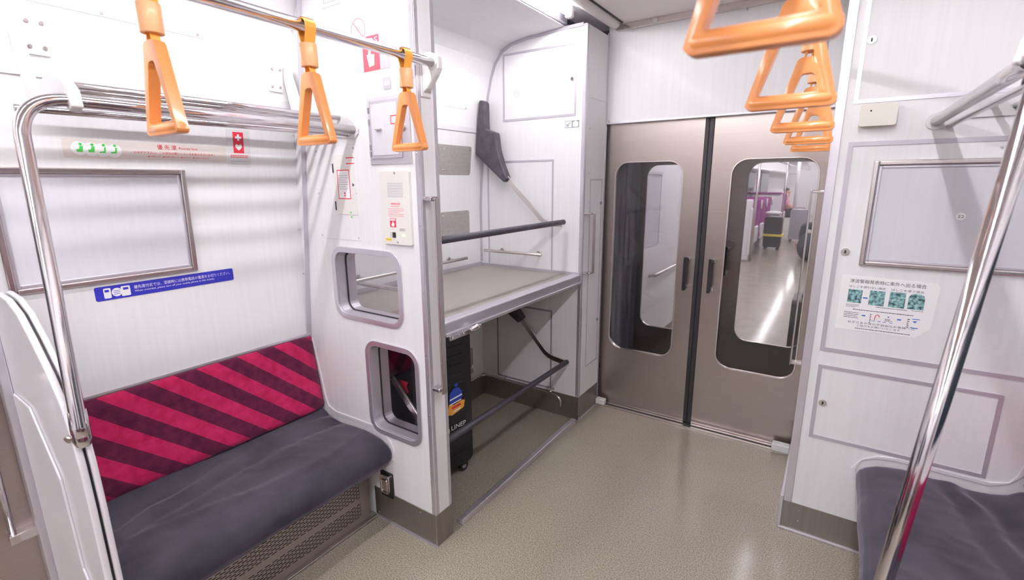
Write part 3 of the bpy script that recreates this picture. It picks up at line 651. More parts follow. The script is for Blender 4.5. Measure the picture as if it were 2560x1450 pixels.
ic = thing('emergency_intercom', 'cream emergency intercom unit with speaker slots and red call symbol', 'intercom', (-1.365, 1.268, 1.41))
finish('housing', Pm(rr(-1.442, 1.273, -1.290, 1.543, .006, 4), 0, .012, MP_), CREAM, ic, .003, 2)
bm = bmesh.new()
for i in range(9): flatface(bm, rect(-1.404, 1.450 + i * .0060, -1.322, 1.4520 + i * .0060), .0126, MP_)
finish('speaker_slots', bm, GREYL, ic)
bm = bmesh.new(); dashes(bm, -1.388, 1.420, -1.340, 1.430, 1, MP_, .0128, 8, .7); dashes(bm, -1.388, 1.412, -1.345, 1.418, 1, MP_, .0128, 9, .5); dashes(bm, -1.406, 1.377, -1.324, 1.410, 5, MP_, .0128, 10, .3); finish('small_print', bm, PINK, ic)
finish('call_symbol', Pm(rect(-1.399, 1.338, -1.368, 1.372), .012, .0128, MP_), RED, ic)
bm = bmesh.new(); flatface(bm, rect(-1.3965, 1.362, -1.3705, 1.3705), .0133, MP_); flatface(bm, [(-1.390, 1.341), (-1.377, 1.341), (-1.374, 1.352), (-1.379, 1.354), (-1.381, 1.360), (-1.386, 1.360), (-1.387, 1.352), (-1.392, 1.350)], .0133, MP_); finish('hand_symbol', bm, WHITE, ic)
finish('sos_text', TX([('SOS', -1.393, 1.3635, .020, .0055)], MP_, .0136), RED, ic)
finish('call_button', Pm(rect(-1.388, 1.299, -1.372, 1.319), .012, .0145, MP_), RUBBER, ic)
finish('status_lamp', Pm(rr(-1.337, 1.3055, -1.322, 1.3115, .002, 3), .012, .014, MP_), GREENLED, ic)
finish('yellow_label', Pm(rect(-1.428, 1.285, -1.397, 1.296), .012, .0127, MP_), YEL, ic)
bm = bmesh.new(); dashes(bm, -1.402, 1.298, -1.394, 1.320, 3, MP_, .0128, 2, .3); dashes(bm, -1.350, 1.324, -1.320, 1.336, 2, MP_, .0128, 12, .4); dashes(bm, -1.426, 1.288, -1.400, 1.293, 1, MP_, .013, 13, .5); finish('button_marks', bm, GREYINK, ic)
screws([(-1.361, 1.536), (-1.363, 1.283)], MP_, ic, .012, .0045)

so = thing('sos_sticker', 'red SOS sticker with a pressing hand beside a grey arrow pointing down', 'sticker', (-1.43, 1.27, 1.95))
finish('red_half', Pm(rect(-1.501, 1.896, -1.413, 2.012), 0, .001, MP_), mat('coral_red', (.78, .10, .14), .5), so)
finish('grey_half', Pm(rect(-1.413, 1.896, -1.364, 2.012), 0, .001, MP_), GREYL, so)
finish('lettering', TX([('SOS', -1.495, 1.985, .076, .020)], MP_, .0016), WHITE, so)
bm = bmesh.new()
flatface(bm, [(-1.481, 1.952), (-1.472, 1.950), (-1.469, 1.972), (-1.459, 1.972), (-1.457, 1.951), (-1.440, 1.949), (-1.443, 1.913), (-1.470, 1.909)], .0016, MP_); flatface(bm, circ(-1.464, 1.974, .0095, 14), .0016, MP_)
flatface(bm, [(-1.394, 1.972), (-1.384, 1.972), (-1.384, 1.936), (-1.373, 1.945), (-1.373, 1.932), (-1.389, 1.915), (-1.406, 1.932), (-1.406, 1.945), (-1.394, 1.936)], .0016, MP_)
finish('hand_and_arrow', bm, WHITE, so)
gs = thing('extinguisher_sticker', 'small grey square sticker with a white symbol below the red SOS sticker', 'sticker', (-1.385, 1.27, 1.846))
finish('film', Pm(rr(-1.405, 1.826, -1.364, 1.866, .004, 3), 0, .001, MP_), GREYL, gs)
bm = bmesh.new(); flatface(bm, rr(-1.399, 1.839, -1.370, 1.851, .005, 3), .0015, MP_); flatface(bm, circ(-1.391, 1.851, .004, 8), .0017, MP_); flatface(bm, circ(-1.379, 1.851, .005, 8), .0016, MP_); finish('symbol', bm, WHITE, gs)
ns = thing('round_ban_sticker', 'round white sticker with a thin red circle and slash above the SOS sticker', 'sticker', (-1.515, 1.27, 2.04))
finish('film', Pm(circ(-1.518, 2.040, .040, 28), 0, .001, MP_), WHITE, ns)
bm = Pm(circ(-1.518, 2.040, .040, 28), .001, .0014, MP_, [circ(-1.518, 2.040, .036, 28)]); prism(bm, [(-1.546, 2.066), (-1.542, 2.069), (-1.490, 2.014), (-1.494, 2.011)], .001, .0014, MP_); finish('red_slash', bm, PINK, ns)
bm = bmesh.new(); dashes(bm, -1.528, 2.035, -1.500, 2.055, 3, MP_, .0014, 21, .25); finish('small_marks', bm, GREYINK, ns)
nb = thing('notice_plate', 'pale framed notice plate at the top of the partition, cut off by the frame', 'sign', (-1.63, 1.27, 2.17))
finish('plate', Pm(rr(-1.715, 2.145, -1.60, 2.25, .006, 4), 0, .002, MP_), PAINT, nb, .0005, 1)
finish('print_area', ringframe(-1.700, 2.158, -1.612, 2.238, .003, .004, .002, .0026, MP_), GREYL, nb)
bm = bmesh.new(); dashes(bm, -1.690, 2.168, -1.622, 2.228, 4, MP_, .0028, 31, .25); finish('small_print', bm, GREYL, nb)
ot = thing('power_outlet', 'grey metal power outlet with a flap near the foot of the partition', 'outlet', (-1.53, 1.268, .19))
finish('face_plate', Pm(rr(-1.567, .128, -1.491, .250, .006, 4), 0, .008, MP_), BLACK, ot, .002, 1)
fp = finish('flap', Pm(rr(-1.560, .150, -1.502, .240, .018, 5), .008, .020, MP_), SATIN, ot, .006, 3)
finish('flap_rim', ringframe(-1.552, .158, -1.512, .222, .012, .004, .020, .023, MP_), SATIN, fp, .001, 1)
pb = thing('vertical_grab_rail', 'tall flat chrome grab rail on the corner post of the luggage partition', 'rail', (-1.22, 1.31, 1.07))
finish('blade', B(-1.206, -1.198, 1.296, 1.322, .690, 1.447), SATIN, pb, .003, 2)
for z in (.712, 1.444): finish('bracket', B(-1.243, -1.200, 1.280, 1.318, z - .008, z + .008), CHROME, pb, .004, 2)

# ================================================================== LUGGAGE BAY
sh = thing('luggage_shelf', 'grey speckled luggage shelf with a wide aluminium front edge', 'shelf', (-1.6, 2.0, .93))
finish('board', B(-1.995, -1.30, 1.376, 2.594, .915, .950), SHELFM, sh)
finish('front_edge', B(-1.300, -1.243, 1.374, 2.594, .900, .957), ALU, sh, .008, 3)
finish('front_lip', B(-1.243, -1.236, 1.374, 2.594, .897, .912), ALU, sh, .002, 1)
bm = bmesh.new(); prism(bm, rect(1.376, .95, 2.594, .972), 0, .006, Cx(-1.994)); prism(bm, rect(-1.99, .95, -1.25, .965), 0, .006, N(2.594)); finish('back_trim', bm, TRIM, sh)
lt = finish('latch', B(-1.240, -1.226, 1.385, 1.515, .880, .902), CHROME, sh, .004, 2)
finish('latch_knob', T([P3(-1.232, 1.515, .891), P3(-1.215, 1.54, .905), P3(-1.212, 1.56, .905)], [.010, .013, .011], n=14), CHROME, lt)
screws([(1.40, .892), (1.44, .892), (1.47, .892)], Cx(-1.226), lt, 0, .003)
# perforated plates on the bay's side wall
for v0, v1, nm in ((1.548, 1.720, 'upper of two grey perforated vent plates above the shelf'), (1.160, 1.325, 'lower of two grey perforated vent plates above the shelf'), (.195, .385, 'grey vent plate under the shelf behind the black suitcase')):
    q = thing('vent_plate', nm, 'vent', (-1.99, 2.3, (v0 + v1) / 2), 'grey vent plates')
    finish('plate', Pm(rr(2.11, v0, 2.482, v1, .015, 4), 0, .003, Lw), GREYP, q, .001, 1)
    bm = bmesh.new()
    for i in range(17):
        for j in range(6): flatface(bm, circ(2.135 + i * .0195, v0 + .022 + j * (v1 - v0 - .044) / 5, .0032, 6), .0034, Lw)
    finish('perforation', bm, GREYINK, q)
    screws([(2.462, v0 + .025), (2.462, v1 - .025), (2.225, v0 + .025), (2.225, v1 - .025)], Lw, q, .003, .0045)
# hinged guard bars
def guard(zr, xr, label, arms, boots, tip):
    g = thing('guard_bar', label, 'bar', (xr, 2.0, zr), 'dark guard bars of the luggage bay')
    finish('bar', T([P3(xr, 1.405, zr), P3(xr, 2.555, zr)], .0155, n=20), GRIP, g)
    for y0, y1 in ((2.520, 2.550), (1.405, 1.435)):
        bm = bmesh.new(); ax = arms; seg = []
        for i, (u, v) in enumerate(ax):
            a = ax[max(i - 1, 0)]; c = ax[min(i + 1, len(ax) - 1)]; t = Vector((c[0] - a[0], c[1] - a[1])).normalized(); n_ = Vector((-t.y, t.x)) * .016
            seg.append([bm.verts.new(Vector((u + s_ * n_.x, y, v + s_ * n_.y))) for s_, y in ((1, y0 + .009), (1, y1 - .009), (-1, y1 - .009), (-1, y0 + .009))])
        for a, b_ in zip(seg, seg[1:]):
            for k in range(4): bm.faces.new((a[k], a[(k + 1) % 4], b_[(k + 1) % 4], b_[k]))
        bm.faces.new(seg[0][::-1]); bm.faces.new(seg[-1])
        finish('arm', bm, SATIN, g, .003, 2)
        finish('boot', Pm(boots, -y1 + 0 - .012, -y0 + .014, lambda u, v, d: Vector((u, -d, v))), BOOT, g, .010, 3, label='black vinyl hinge cover')
    return g
boot1 = [(-1.920, 1.996), (-1.886, 1.990), (-1.878, 1.975), (-1.876, 1.822), (-1.80, 1.796), (-1.786, 1.70), (-1.757, 1.61), (-1.716, 1.521), (-1.740, 1.497), (-1.917, 1.640), (-1.958, 1.675), (-1.942, 1.834)]
a1 = [(-1.80, 1.59), (-1.72, 1.512), (-1.58, 1.378), (-1.49, 1.29), (-1.462, 1.268), (-1.43, 1.258), (-1.345, 1.256)]
guard(1.268, -1.345, 'dark padded guard bar across the luggage bay above the shelf', a1, boot1, 0)
boot2 = [(-1.93, .885), (-1.80, .885), (-1.74, .80), (-1.607, .644), (-1.639, .608), (-1.72, .66), (-1.90, .72), (-1.96, .76)]
a2 = [(-1.72, .712), (-1.63, .632), (-1.53, .525), (-1.45, .44), (-1.425, .424), (-1.39, .412), (-1.310, .400)]
guard(.398, -1.305, 'dark padded guard bar below the shelf in front of the suitcase', a2, boot2, 0)
# bumper rails inside the bay
def bumper(p0, p1, out, posts, label, r=.0095, cat='rail'):
    o = thing('bumper_rail', label, cat, p0, 'steel bumper rails in the luggage bay'); p0, p1, out = Vector(p0), Vector(p1), Vector(out)
    finish('rod', T([p0, p1], r), SATIN, o, .002, 1)
    for t in posts:
        p = p0.lerp(p1, t); finish('post', T([p + out, p], .008, n=12), SATIN, o)
        q = finish('foot', T([p + out, p + out * .88], .016, n=16), SATIN, o)
    return o
bumper((-1.925, 2.54, 1.060), (-1.485, 2.54, 1.062), (0, .06, 0), (.24, .88), 'short steel rod on the cabinet face above the shelf')
bumper((-1.935, 1.45, 1.030), (-1.935, 2.37, 1.030), (-.062, 0, 0), (.12, .88), 'steel rod on the side wall above the shelf, ending under the vent plate')
bumper((-1.92, 1.43, 1.045), (-1.30, 1.43, 1.045), (0, -.06, 0), (.12, .88), 'steel rod on the back of the partition, seen through its upper window')
lo = thing('floor_level_rail', 'thin steel rail around the foot of the luggage bay with a hooked end', 'rail', (-1.9, 2.5, .14))
pts = [P3(-1.955, 1.42, .175)] + bend((-1.955, 2.3, .175), (-1.955, 2.545, .175), (-1.7, 2.545, .170), .05) + [P3(-1.42, 2.545, .158)] + bend((-1.42, 2.545, .158), (-1.345, 2.545, .153), (-1.335, 2.545, .08), .03, 5) + [P3(-1.338, 2.545, .075)]
finish('rail', T(pts, .008), SATIN, lo)
for x, y in ((-1.955, 2.25), (-1.955, 1.6)): finish('post', T([P3(-1.998, y, .185), P3(x, y, .175)], .007, n=10), SATIN, lo)
for x in (-1.80, -1.42): finish('post', T([P3(x, 2.598, .175), P3(x, 2.545, .168)], .007, n=10), SATIN, lo)
bs_ = finish('baseboard_left', Pm(rect(1.372, 0, 2.6, .155), 0, .005, Lw), DARKSTEEL, kind='structure', label='dull steel skirting on the side wall of the luggage bay')
fr = tag(finish('floor_stopper', B(-1.262, -1.232, 1.43, 2.552, 0, .030), ALU, None, .003, 2, at=(-1.247, 1.99, 0)), 'straight aluminium stopper rail lying on the floor in front of the luggage bay', 'rail')

# ================================================================== LEFT EQUIPMENT CABINET (bay end)
MC = N(2.60); MS = Cx(-1.243)
cab = thing('equipment_cabinet', 'tall white cabinet between the luggage bay and the gangway doors', 'cabinet', (-1.6, 2.75, 0))
cl_ = [(-1.243, 2.338), (-1.38, 2.336)] + [(x + .001, z) for x, z in PROF[::-1][1:]] + [(-1.243, 0)]
finish('body', Pm(cl_, -.295, 0, MC), LAM, cab)
bm = bmesh.new(); prism(bm, rect(-1.262, .155, -1.243, 2.335), 0, .003, MC); prism(bm, rect(2.60, .155, 2.618, 2.335), 0, .003, MS); finish('corner_post', bm, ALU, cab, .001, 1)
# strip following wall and ceiling
pr = [(x, z) for x, z in PROF if z > .9]; pr = [(-2.0, .975)] + pr + [(-1.265, 2.345)]
inn = []
for i, (u, v) in enumerate(pr):
    a = pr[max(i - 1, 0)]; c = pr[min(i + 1, len(pr) - 1)]; t = Vector((c[0] - a[0], c[1] - a[1])).normalized(); inn.append((u + t.y * .017, v - t.x * .017))
finish('edge_strip', Pm(pr + inn[::-1], 0, .004, MC), TRIM, cab)
bm = bmesh.new(); frame_strip(bm, -1.802, 1.868, -1.300, 2.256, .012, 0, .003, MC); finish('door_frame', bm, TRIM, cab)
bm = bmesh.new(); frame_strip(bm, -1.932, .965, -1.440, 1.632, .010, 0, .003, MC, 'TRL'); finish('door_frame', bm, TRIM, cab)
bm = bmesh.new(); frame_strip(bm, -1.870, .168, -1.438, .702, .010, 0, .003, MC); finish('door_frame', bm, GREYINK, cab)
keylock(-1.327, 2.065, MC, cab, .011)
bm = bmesh.new()
for i in range(-3, 4):
    for j in range(-3, 4):
        if i * i + j * j <= 10: flatface(bm, circ(-1.703 + i * .007 + (j % 2) * .0035, 2.024 + j * .007, .0022, 6), .0006, MC)
finish('speaker_holes', bm, GREYL, cab)
bm = bmesh.new(); prism(bm, rect(-1.995, 0, -1.243, .155), 0, .004, MC); prism(bm, rect(2.596, 0, 2.90, .155), 0, .004, MS); finish('skirting', bm, DARKSTEEL, cab)
finish('skirting_foot', B(-1.243, -1.232, 2.60, 2.885, 0, .008), ALU, cab)
bm = bmesh.new(); frame_strip(bm, 2.690, .335, 2.865, 1.515, .006, 0, .003, MS); prism(bm, rect(2.665, 1.965, 2.86, 1.968), 0, .001, MS); finish('side_door_frame', bm, TRIM, cab)
for z in (1.37, .615): finish('side_latch', Pm(circ(2.850, z, .010, 14), 0, .008, MS), GREYINK, cab, .002, 1)
screws([(2.665, z) for z in (2.2, 1.8, 1.55)], MS, cab, 0, .004)
ls = thing('luggage_sign', 'small dark sticker with white arrow and suitcase symbol on the cabinet', 'sticker', (-1.32, 2.595, 1.822))
finish('film', Pm(rect(-1.366, 1.803, -1.279, 1.842), 0, .001, MC), GREYINK, ls)
bm = bmesh.new(); flatface(bm, rect(-1.363, 1.806, -1.326, 1.839), .0014, MC); flatface(bm, rr(-1.318, 1.807, -1.284, 1.834, .004, 3), .0014, MC); flatface(bm, rect(-1.308, 1.834, -1.294, 1.839), .0014, MC); finish('white_symbols', bm, WHITE, ls)
bm = bmesh.new(); flatface(bm, [(-1.358, 1.811), (-1.342, 1.811), (-1.346, 1.815), (-1.332, 1.831), (-1.336, 1.835), (-1.350, 1.819), (-1.358, 1.827)], .0018, MC); finish('arrow', bm, GREYINK, ls)
gr = thing('door_grab_rail', 'short flat chrome grab rail on the cabinet corner beside the left gangway door', 'rail', (-1.22, 2.6, 1.15))
finish('blade', B(-1.196, -1.190, 2.640, 2.675, .955, 1.322), SATIN, gr, .003, 2)
for z in (.963, 1.318): finish('bracket', B(-1.2395, -1.192, 2.606, 2.660, z - .005, z + .005), CHROME, gr, .003, 2)

# ================================================================== SUITCASES in the bay
def suitcase(M, wd, dp_, h, m, label, name='suitcase', detail=True, group=None):
    s = thing(name, label, 'suitcase', M.translation, group)
    def mk(loop_fn): pass
    def tr(bm):
        bmesh.ops.transform(bm, matrix=M, verts=bm.verts); return bm
    def sb(x0, x1, y0, y1, z0, z1):
        return tr(B(x0, x1, y0, y1, z0, z1))
    # local: y along the wide face, x depth (face at x=0), z up
    finish('shell', tr(Pm(rr(0, .06, wd, h, .035, 5), 0, dp_, lambda u, v, d: Vector((-d, u, v)))), m, s, .022, 4)
    bm = bmesh.new()
    if detail:
        for k in range(13):
            z = .12 + k * (h - .20) / 12; box(bm, -.0005, .003, .05, wd - .05, z, z + .010)
        finish('shell_ribs', tr(bm), m, s, .002, 1)
    for y in (.05, wd - .05):
        for x in (-.03, -dp_ + .03):
            wq = finish('wheel', tr(T([(x - .013, y, .031), (x + .013, y, .031)], .030, n=18)), BLACK, s, .004, 2)
            finish('wheel_fork', tr(B(x - .016, x + .016, y - .014, y + .014, .035, .066)), BLACK, s, .003, 1)
            finish('wheel_hub', tr(T([(x - .0145, y, .031), (x + .0145, y, .031)], .014, n=14)), GREYINK, wq)
    finish('top_handle', tr(T(bend((-dp_ / 2, wd / 2 - .1, h), (-dp_ / 2, wd / 2 - .09, h + .03), (-dp_ / 2, wd / 2, h + .03), .02) + bend((-dp_ / 2, wd / 2, h + .03), (-dp_ / 2, wd / 2 + .09, h + .03), (-dp_ / 2, wd / 2 + .1, h), .02), .008)), BLACK, s)
    return s
Ms = Matrix.Translation(Vector((-1.522, 1.447, 0))) @ Matrix.Rotation(math.radians(-8), 4, 'Z')
sc = suitcase(Ms, .365, .265, .79, BLACK, 'black ribbed wheeled suitcase standing under the luggage shelf with a blue and orange sticker')
def fm(u, v, d): return Ms @ Vector((d, u, v))
_fm = fm
def fm(u, v, d): return _fm(u - .018, v + .02, d)
# sticker: blue dome over orange base
def fm2(u, v, d): return fm(.31 + (u - .31) * .88, .506 + (v - .506) * .74, d)
bm = bmesh.new(); flatface(bm, [(.215, .38), (.225, .45), (.255, .475), (.29, .47), (.31, .44), (.318, .40), (.305, .372), (.24, .36)], .0042, fm2); flatface(bm, circ(.272, .492, .014, 12), .0042, fm2); finish('blue_sticker', bm, BLUEP, sc, label='blue dome-shaped sticker')
bm = bmesh.new(); flatface(bm, [(.200, .30), (.215, .372), (.25, .355), (.31, .368), (.335, .36), (.325, .31), (.29, .30), (.262, .292), (.235, .285)], .0042, fm2); finish('orange_sticker', bm, ORANGEP, sc)
bm = bmesh.new(); flatface(bm, [(.222, .405), (.312, .415), (.314, .405), (.22, .394)], .0048, fm2); flatface(bm, [(.218, .37), (.305, .380), (.306, .372), (.218, .362)], .0048, fm2); flatface(bm, [(.245, .312), (.30, .32), (.30, .311), (.247, .303)], .0048, fm2); finish('white_bands', bm, WHITE, sc)
bm = bmesh.new(); flatface(bm, [(.232, .345), (.30, .352), (.302, .335), (.235, .328)], .0048, fm2); finish('red_band', bm, RED, sc)
bm = TX([('LINEP', .236, .262, .098, .024)], fm, .0046); flatface(bm, [(.198, .228), (.208, .231), (.213, .243), (.212, .254), (.206, .262), (.198, .264), (.207, .254), (.207, .238)], .0046, lambda u, v, d: fm(u, v + .024, d)); flatface(bm, [(.214, .219), (.222, .230), (.224, .245), (.219, .261), (.211, .271), (.217, .254), (.218, .238)], .0046, lambda u, v, d: fm(u, v + .024, d))
text_bm(bm, 'MO', .150, .257, .040, .024, fm, .0046)
finish('lettering', bm, WHITE, sc, label='white letters on the suitcase')
finish('corner_rivet', Pm(circ(.392, .56, .010, 12), .0, .004, fm), SATIN, sc)
# red print on the near side of the case
def fs(u, v, d): return Ms @ Vector((u, -d, v))
bm = bmesh.new(); flatface(bm, [(-.105, .60), (-.03, .605), (-.045, .58), (-.03, .555), (-.05, .545), (-.06, .556), (-.085, .55), (-.092, .57)], .001, fs); flatface(bm, [(-.05, .545), (-.042, .50), (-.055, .505), (-.058, .54)], .001, fs)
finish('red_tag', bm, RED, sc)

# ================================================================== RIGHT CABINET
rc = thing('service_cabinet', 'white cabinet with framed doors filling the right side behind the bench', 'cabinet', (.3, 2.5, 0))
rl = [(-.052, 2.335), (-.052, 0)] + [(2 * CX - x - .001, z) for x, z in PROF if z < 2.33] + [(2 * CX + 1.6, 2.333)]
finish('body', Pm(rl, -.69, 0, MR), LAM, rc)
bm = bmesh.new(); prism(bm, rect(-.052, .137, -.022, 2.35), 0, .004, MR); finish('corner_post', bm, ALU, rc, .001, 1)
bm = bmesh.new(); frame_strip(bm, .003, .838, .655, 1.634, .015, 0, .003, MR); finish('door_frame', bm, TRIM, rc)
bm = bmesh.new(); frame_strip(bm, .006, .461, .545, .779, .013, 0, .003, MR); finish('door_frame', bm, TRIM, rc)
bm = bmesh.new(); frame_strip(bm, 0, 1.765, .560, 2.30, .013, 0, .003, MR, 'LBR'); finish('door_frame', bm, ALU, rc)
keylock(.028, 1.972, MR, rc); keylock(.040, 1.236, MR, rc); keylock(.038, .619, MR, rc)
finish('skirting', Pm(rect(-.052, 0, .66, .137), 0, .004, MR), DARKSTEEL, rc)
finish('skirting_foot', Pm(rect(-.060, 0, .66, .012), 0, .012, MR), ALU, rc, .003, 2)
finish('floor_strip', B(-.066, -.052, 2.19, 2.87, 0, .16), ALU, rc, .003, 2)
screws([(.01, .11), (.01, .06), (.41, 1.60)], MR, rc, .004, .003)
# seat moulding on right cabinet
ms = [(2 * CX - u, v) for u, v in sp]; mi = [(2 * CX - u, v) for u, v in ins]
finish('seat_moulding', Pm(ms + mi[::-1], 0, .005, MR), MOULD, rc, .001, 1)
blind_window(MR, .086, 1.190, .600, 1.567, '22', .345, 1.378, 'window_2', 'grey blanked window panel in a metal frame, numbered 22, on the right cabinet', .016)
cb_ = thing('cream_box', 'small cream plastic box on the cabinet beside the rack rail', 'box', (.08, 2.18, 1.72))
finish('cover', Pm(rr(.024, 1.684, .130, 1.757, .008, 4), 0, .030, MR), CREAMY, cb_, .006, 3)
finish('indicator', Pm(circ(.055, 1.735, .003, 10), .030, .031, MR), RUBBER, cb_)
tr_ = thing('door_grab_rail', 'tall flat steel grab rail at the edge of the right cabinet beside the gangway door', 'rail', (-.08, 2.3, 1.09))
finish('blade', B(-.100, -.094, 2.285, 2.330, .725, 1.462), SATIN, tr_, .003, 2)
for z in (.735, 1.456): finish('bracket', B(-.096, -.0525, 2.288, 2.320, z - .006, z + .006), CHROME, tr_, .003, 2)
# tsunami sticker
tn = thing('evacuation_sticker', 'white evacuation sticker with Japanese title, four teal photos and blue arrows', 'sticker', (.18, 2.2, 1.04))
finish('film', Pm([(.042, .938), (.285, .938), (.322, .978), (.329, 1.130), (.320, 1.143), (.042, 1.148)], 0, .001, MR), WHITE, tn)
finish('lettering', TX([('津波警報発表時に車外へ出る場合', .069, 1.1215, .223, .0145), ('はしごを使わない場合', .069, 1.1035, .110, .0088), ('はしごを使う場合', .196, 1.1035, .092, .0088), ('300', .190, .986, .016, .011), ('m', .208, .987, .004, .004),
       ('お子さまや体の不自由なお客様への', .080, .9655, .200, .0085), ('ご協力をお願いいたします', .110, .955, .130, .0075)], MR, .0015), INK, tn)
bm = bmesh.new(); dashes(bm, .067, 1.026, .108, 1.040, 3, MR, .0015, 41, .3); dashes(bm, .090, 1.017, .270, 1.022, 1, MR, .0015, 42, .5); dashes(bm, .158, 1.034, .250, 1.039, 1, MR, .0015, 43, .4); dashes(bm, .262, 1.036, .294, 1.040, 1, MR, .0015, 47, .4)
dashes(bm, .064, .984, .110, 1.010, 4, MR, .0015, 44, .3); dashes(bm, .105, .944, .270, .950, 1, MR, .0015, 45, .4); dashes(bm, .255, .972, .262, 1.008, 5, MR, .0015, 46, .4); dashes(bm, .145, .972, .149, 1.010, 6, MR, .0015, 48, .5); finish('small_print', bm, INK, tn)
bm = bmesh.new()
for u0, v0, u1, v1 in ((.068, 1.045, .112, 1.096), (.134, 1.042, .180, 1.098), (.193, 1.042, .240, 1.100)): flatface(bm, rect(u0, v0, u1, v1), .0015, MR)
flatface(bm, [(.248, 1.043), (.294, 1.043), (.294, 1.085), (.290, 1.095), (.280, 1.100), (.262, 1.100), (.252, 1.095), (.248, 1.085)], .0015, MR)
finish('teal_photos', bm, TEAL, tn)
bm = bmesh.new()
for u, v, l_ in ((.115, 1.067, .016), (.120, .999, .012), (.226, .999, .012)): flatface(bm, [(u, v - .0022), (u + l_ * .7, v - .0022), (u + l_ * .7, v - .004), (u + l_, v), (u + l_ * .7, v + .004), (u + l_ * .7, v + .0022), (u, v + .0022)], .0015, MR)
for u in (.152, .170, .186, .205): flatface(bm, rect(u, .982, u + .010, .9838), .0015, MR)
flatface(bm, rect(.268, 1.006, .290, 1.0085), .0015, MR); flatface(bm, [(.270, 1.000), (.284, 1.000), (.277, .993)], .0015, MR); flatface(bm, [(.266, .973), (.288, .973), (.288, .976), (.266, .976)], .0015, MR)
flatface(bm, [(.197, 1.006), (.203, 1.006), (.2, 1.000)], .0015, MR); finish('arrows', bm, CYAN, tn)
cane = [(.160, .986), (.161, 1.000), (.163, 1.006), (.168, 1.008), (.172, 1.005), (.173, 1.000)]
bm = bmesh.new(); tube(bm, [MR(u, v, .001) for u, v in cane], .0012, n=6); finish('red_cane', bm, RED, tn)

# right overhead rack and pole
rk = thing('overhead_rack', 'chrome tube rack in the upper right corner fixed to the cabinet', 'rack', (.4, 1.7, 1.72))
finish('front_rail', T([P3(.238, 2.192, 1.690), P3(.238, .30, 1.690)], .0165, n=24), CHROME, rk)
finish('rail_socket', T([P3(.238, 1.20, 1.690), P3(.238, 1.135, 1.690)], .0215, n=24), CHROME, rk)
for x, z in ((.272, 1.672), (.368, 1.730), (.422, 1.724), (.476, 1.720), (.530, 1.716), (.584, 1.712)): finish('rail', T([P3(x, .30, z), P3(x, 2.192, z)], .0085), CHROME, rk)
rp = [(.211, 1.695), (.210, 1.685), (.214, 1.675), (.221, 1.668), (.231, 1.664), (.243, 1.663), (.252, 1.666), (.305, 1.694), (.62, 1.694), (.62, 1.76), (.36, 1.76), (.225, 1.714), (.216, 1.706)]
finish('end_plate', Pm(rp, 0, .006, N(2.199)), PAINT, rk, .0015, 1)
arm_r = [(-1.340 - u, v) for u, v in ARM0]
for y in (1.165, .42): finish('hanger', Pm(arm_r, -.012, .012, N(y)), PAINT, rk, .004, 2)
po = thing('stanchion_pole', 'slanting chrome pole from the right rack down in front of the bench', 'pole', (.15, 1.1, .3))
finish('pole', T([P3(.235, 1.10, 1.680), P3(.165, 1.10, .723), P3(.1425, 1.10, .41), P3(.1425, 1.10, .30)] [:3] + bend((.1425, 1.10, .41), (.136, 1.10, .31), (.19, 1.10, .29), .05, 6) + [P3(.21, 1.10, .285)], .0155, n=28), CHROME, po)
finish('pole_collar', T([P3(.2335, 1.10, 1.672), P3(.2315, 1.10, 1.640)], .0195, n=24), CHROME, po)

# ================================================================== NEXT CAR (through the gangway windows)
finish('floor_next_car', B(-2.0, .70, 3.58, 25, -.03, 0), FLOOR, kind='structure', label='glossy floor of the next car seen through the right gangway window')
finish('wall_next_left', B(-2.05, -2.0, 5.2, 25, 0, 2.4), LAM, kind='structure', label='left side wall of the next car')
finish('wall_next_right', B(.70, .74, 5.2, 25, 0, 2.4), LAM, kind='structure', label='right side wall of the next car')
finish('ceiling_next_car', B(-2.0, .70, 3.58, 25, 2.30, 2.33), PAINT, kind='structure', label='white ceiling of the next car')
finish('wall_next_end', B(-2.0, .70, 25, 25.05, 0, 2.4), LAM, kind='structure', label='far end wall of the next car')
for nm, f in (('left', lambda x: x), ('right', lambda x: 2 * CX + .06 - x)):
    a, b_ = sorted((f(-1.99), f(-1.243)))
    o = thing('equipment_cabinet', 'white cabinet wall with a steel bar behind the left gangway window' if nm == 'left' else 'white cabinet just inside the next car on the right', 'cabinet', (f(-1.6), 4.4, 0))
    finish('body', B(a, b_, 3.60, 5.2, 0, 2.29), LAM, o)
    if nm == 'left':
        bm = bmesh.new(); frame_strip(bm, 3.655, .985, 4.085, 1.570, .012, 0, .004, Cx(-1.243)); prism(bm, rect(3.655, 1.553, 4.085, 1.577), 0, .012, Cx(-1.243)); finish('notice_frame', bm, ALU, o)
        finish('frame_panel', Pm(rect(3.667, .997, 4.073, 1.553), 0, .002, Cx(-1.243)), LAMD, o)
        r_ = finish('steel_bar', T([P3(-1.19, 3.86, .745), P3(-1.19, 4.95, .745)], .014), SATIN, o)
        for y in (3.90, 4.90): finish('bar_post', T([P3(-1.243, y, .73), P3(-1.19, y, .745)], .010), SATIN, r_)
        finish('skirting', Pm(rect(3.6, 0, 5.2, .15), 0, .004, Cx(-1.243)), DARKSTEEL, o)
for x, nm in ((-1.25, 'left'), (-.05, 'right')):
    o = finish('trim_%d' % (4 if nm == 'left' else 5), B(x - .07, x + .07, 5.3, 24.5, 2.285, 2.30), NTUBE, kind='structure', label='lit ceiling lighting strip of the next car, %s' % nm)
for x in (-.92, -.38):
    finish('ceiling_light_next', B(x - .04, x + .04, 3.7, 5.0, 2.292, 2.30), NTUBE, kind='structure', label='small light above the entrance of the next car')
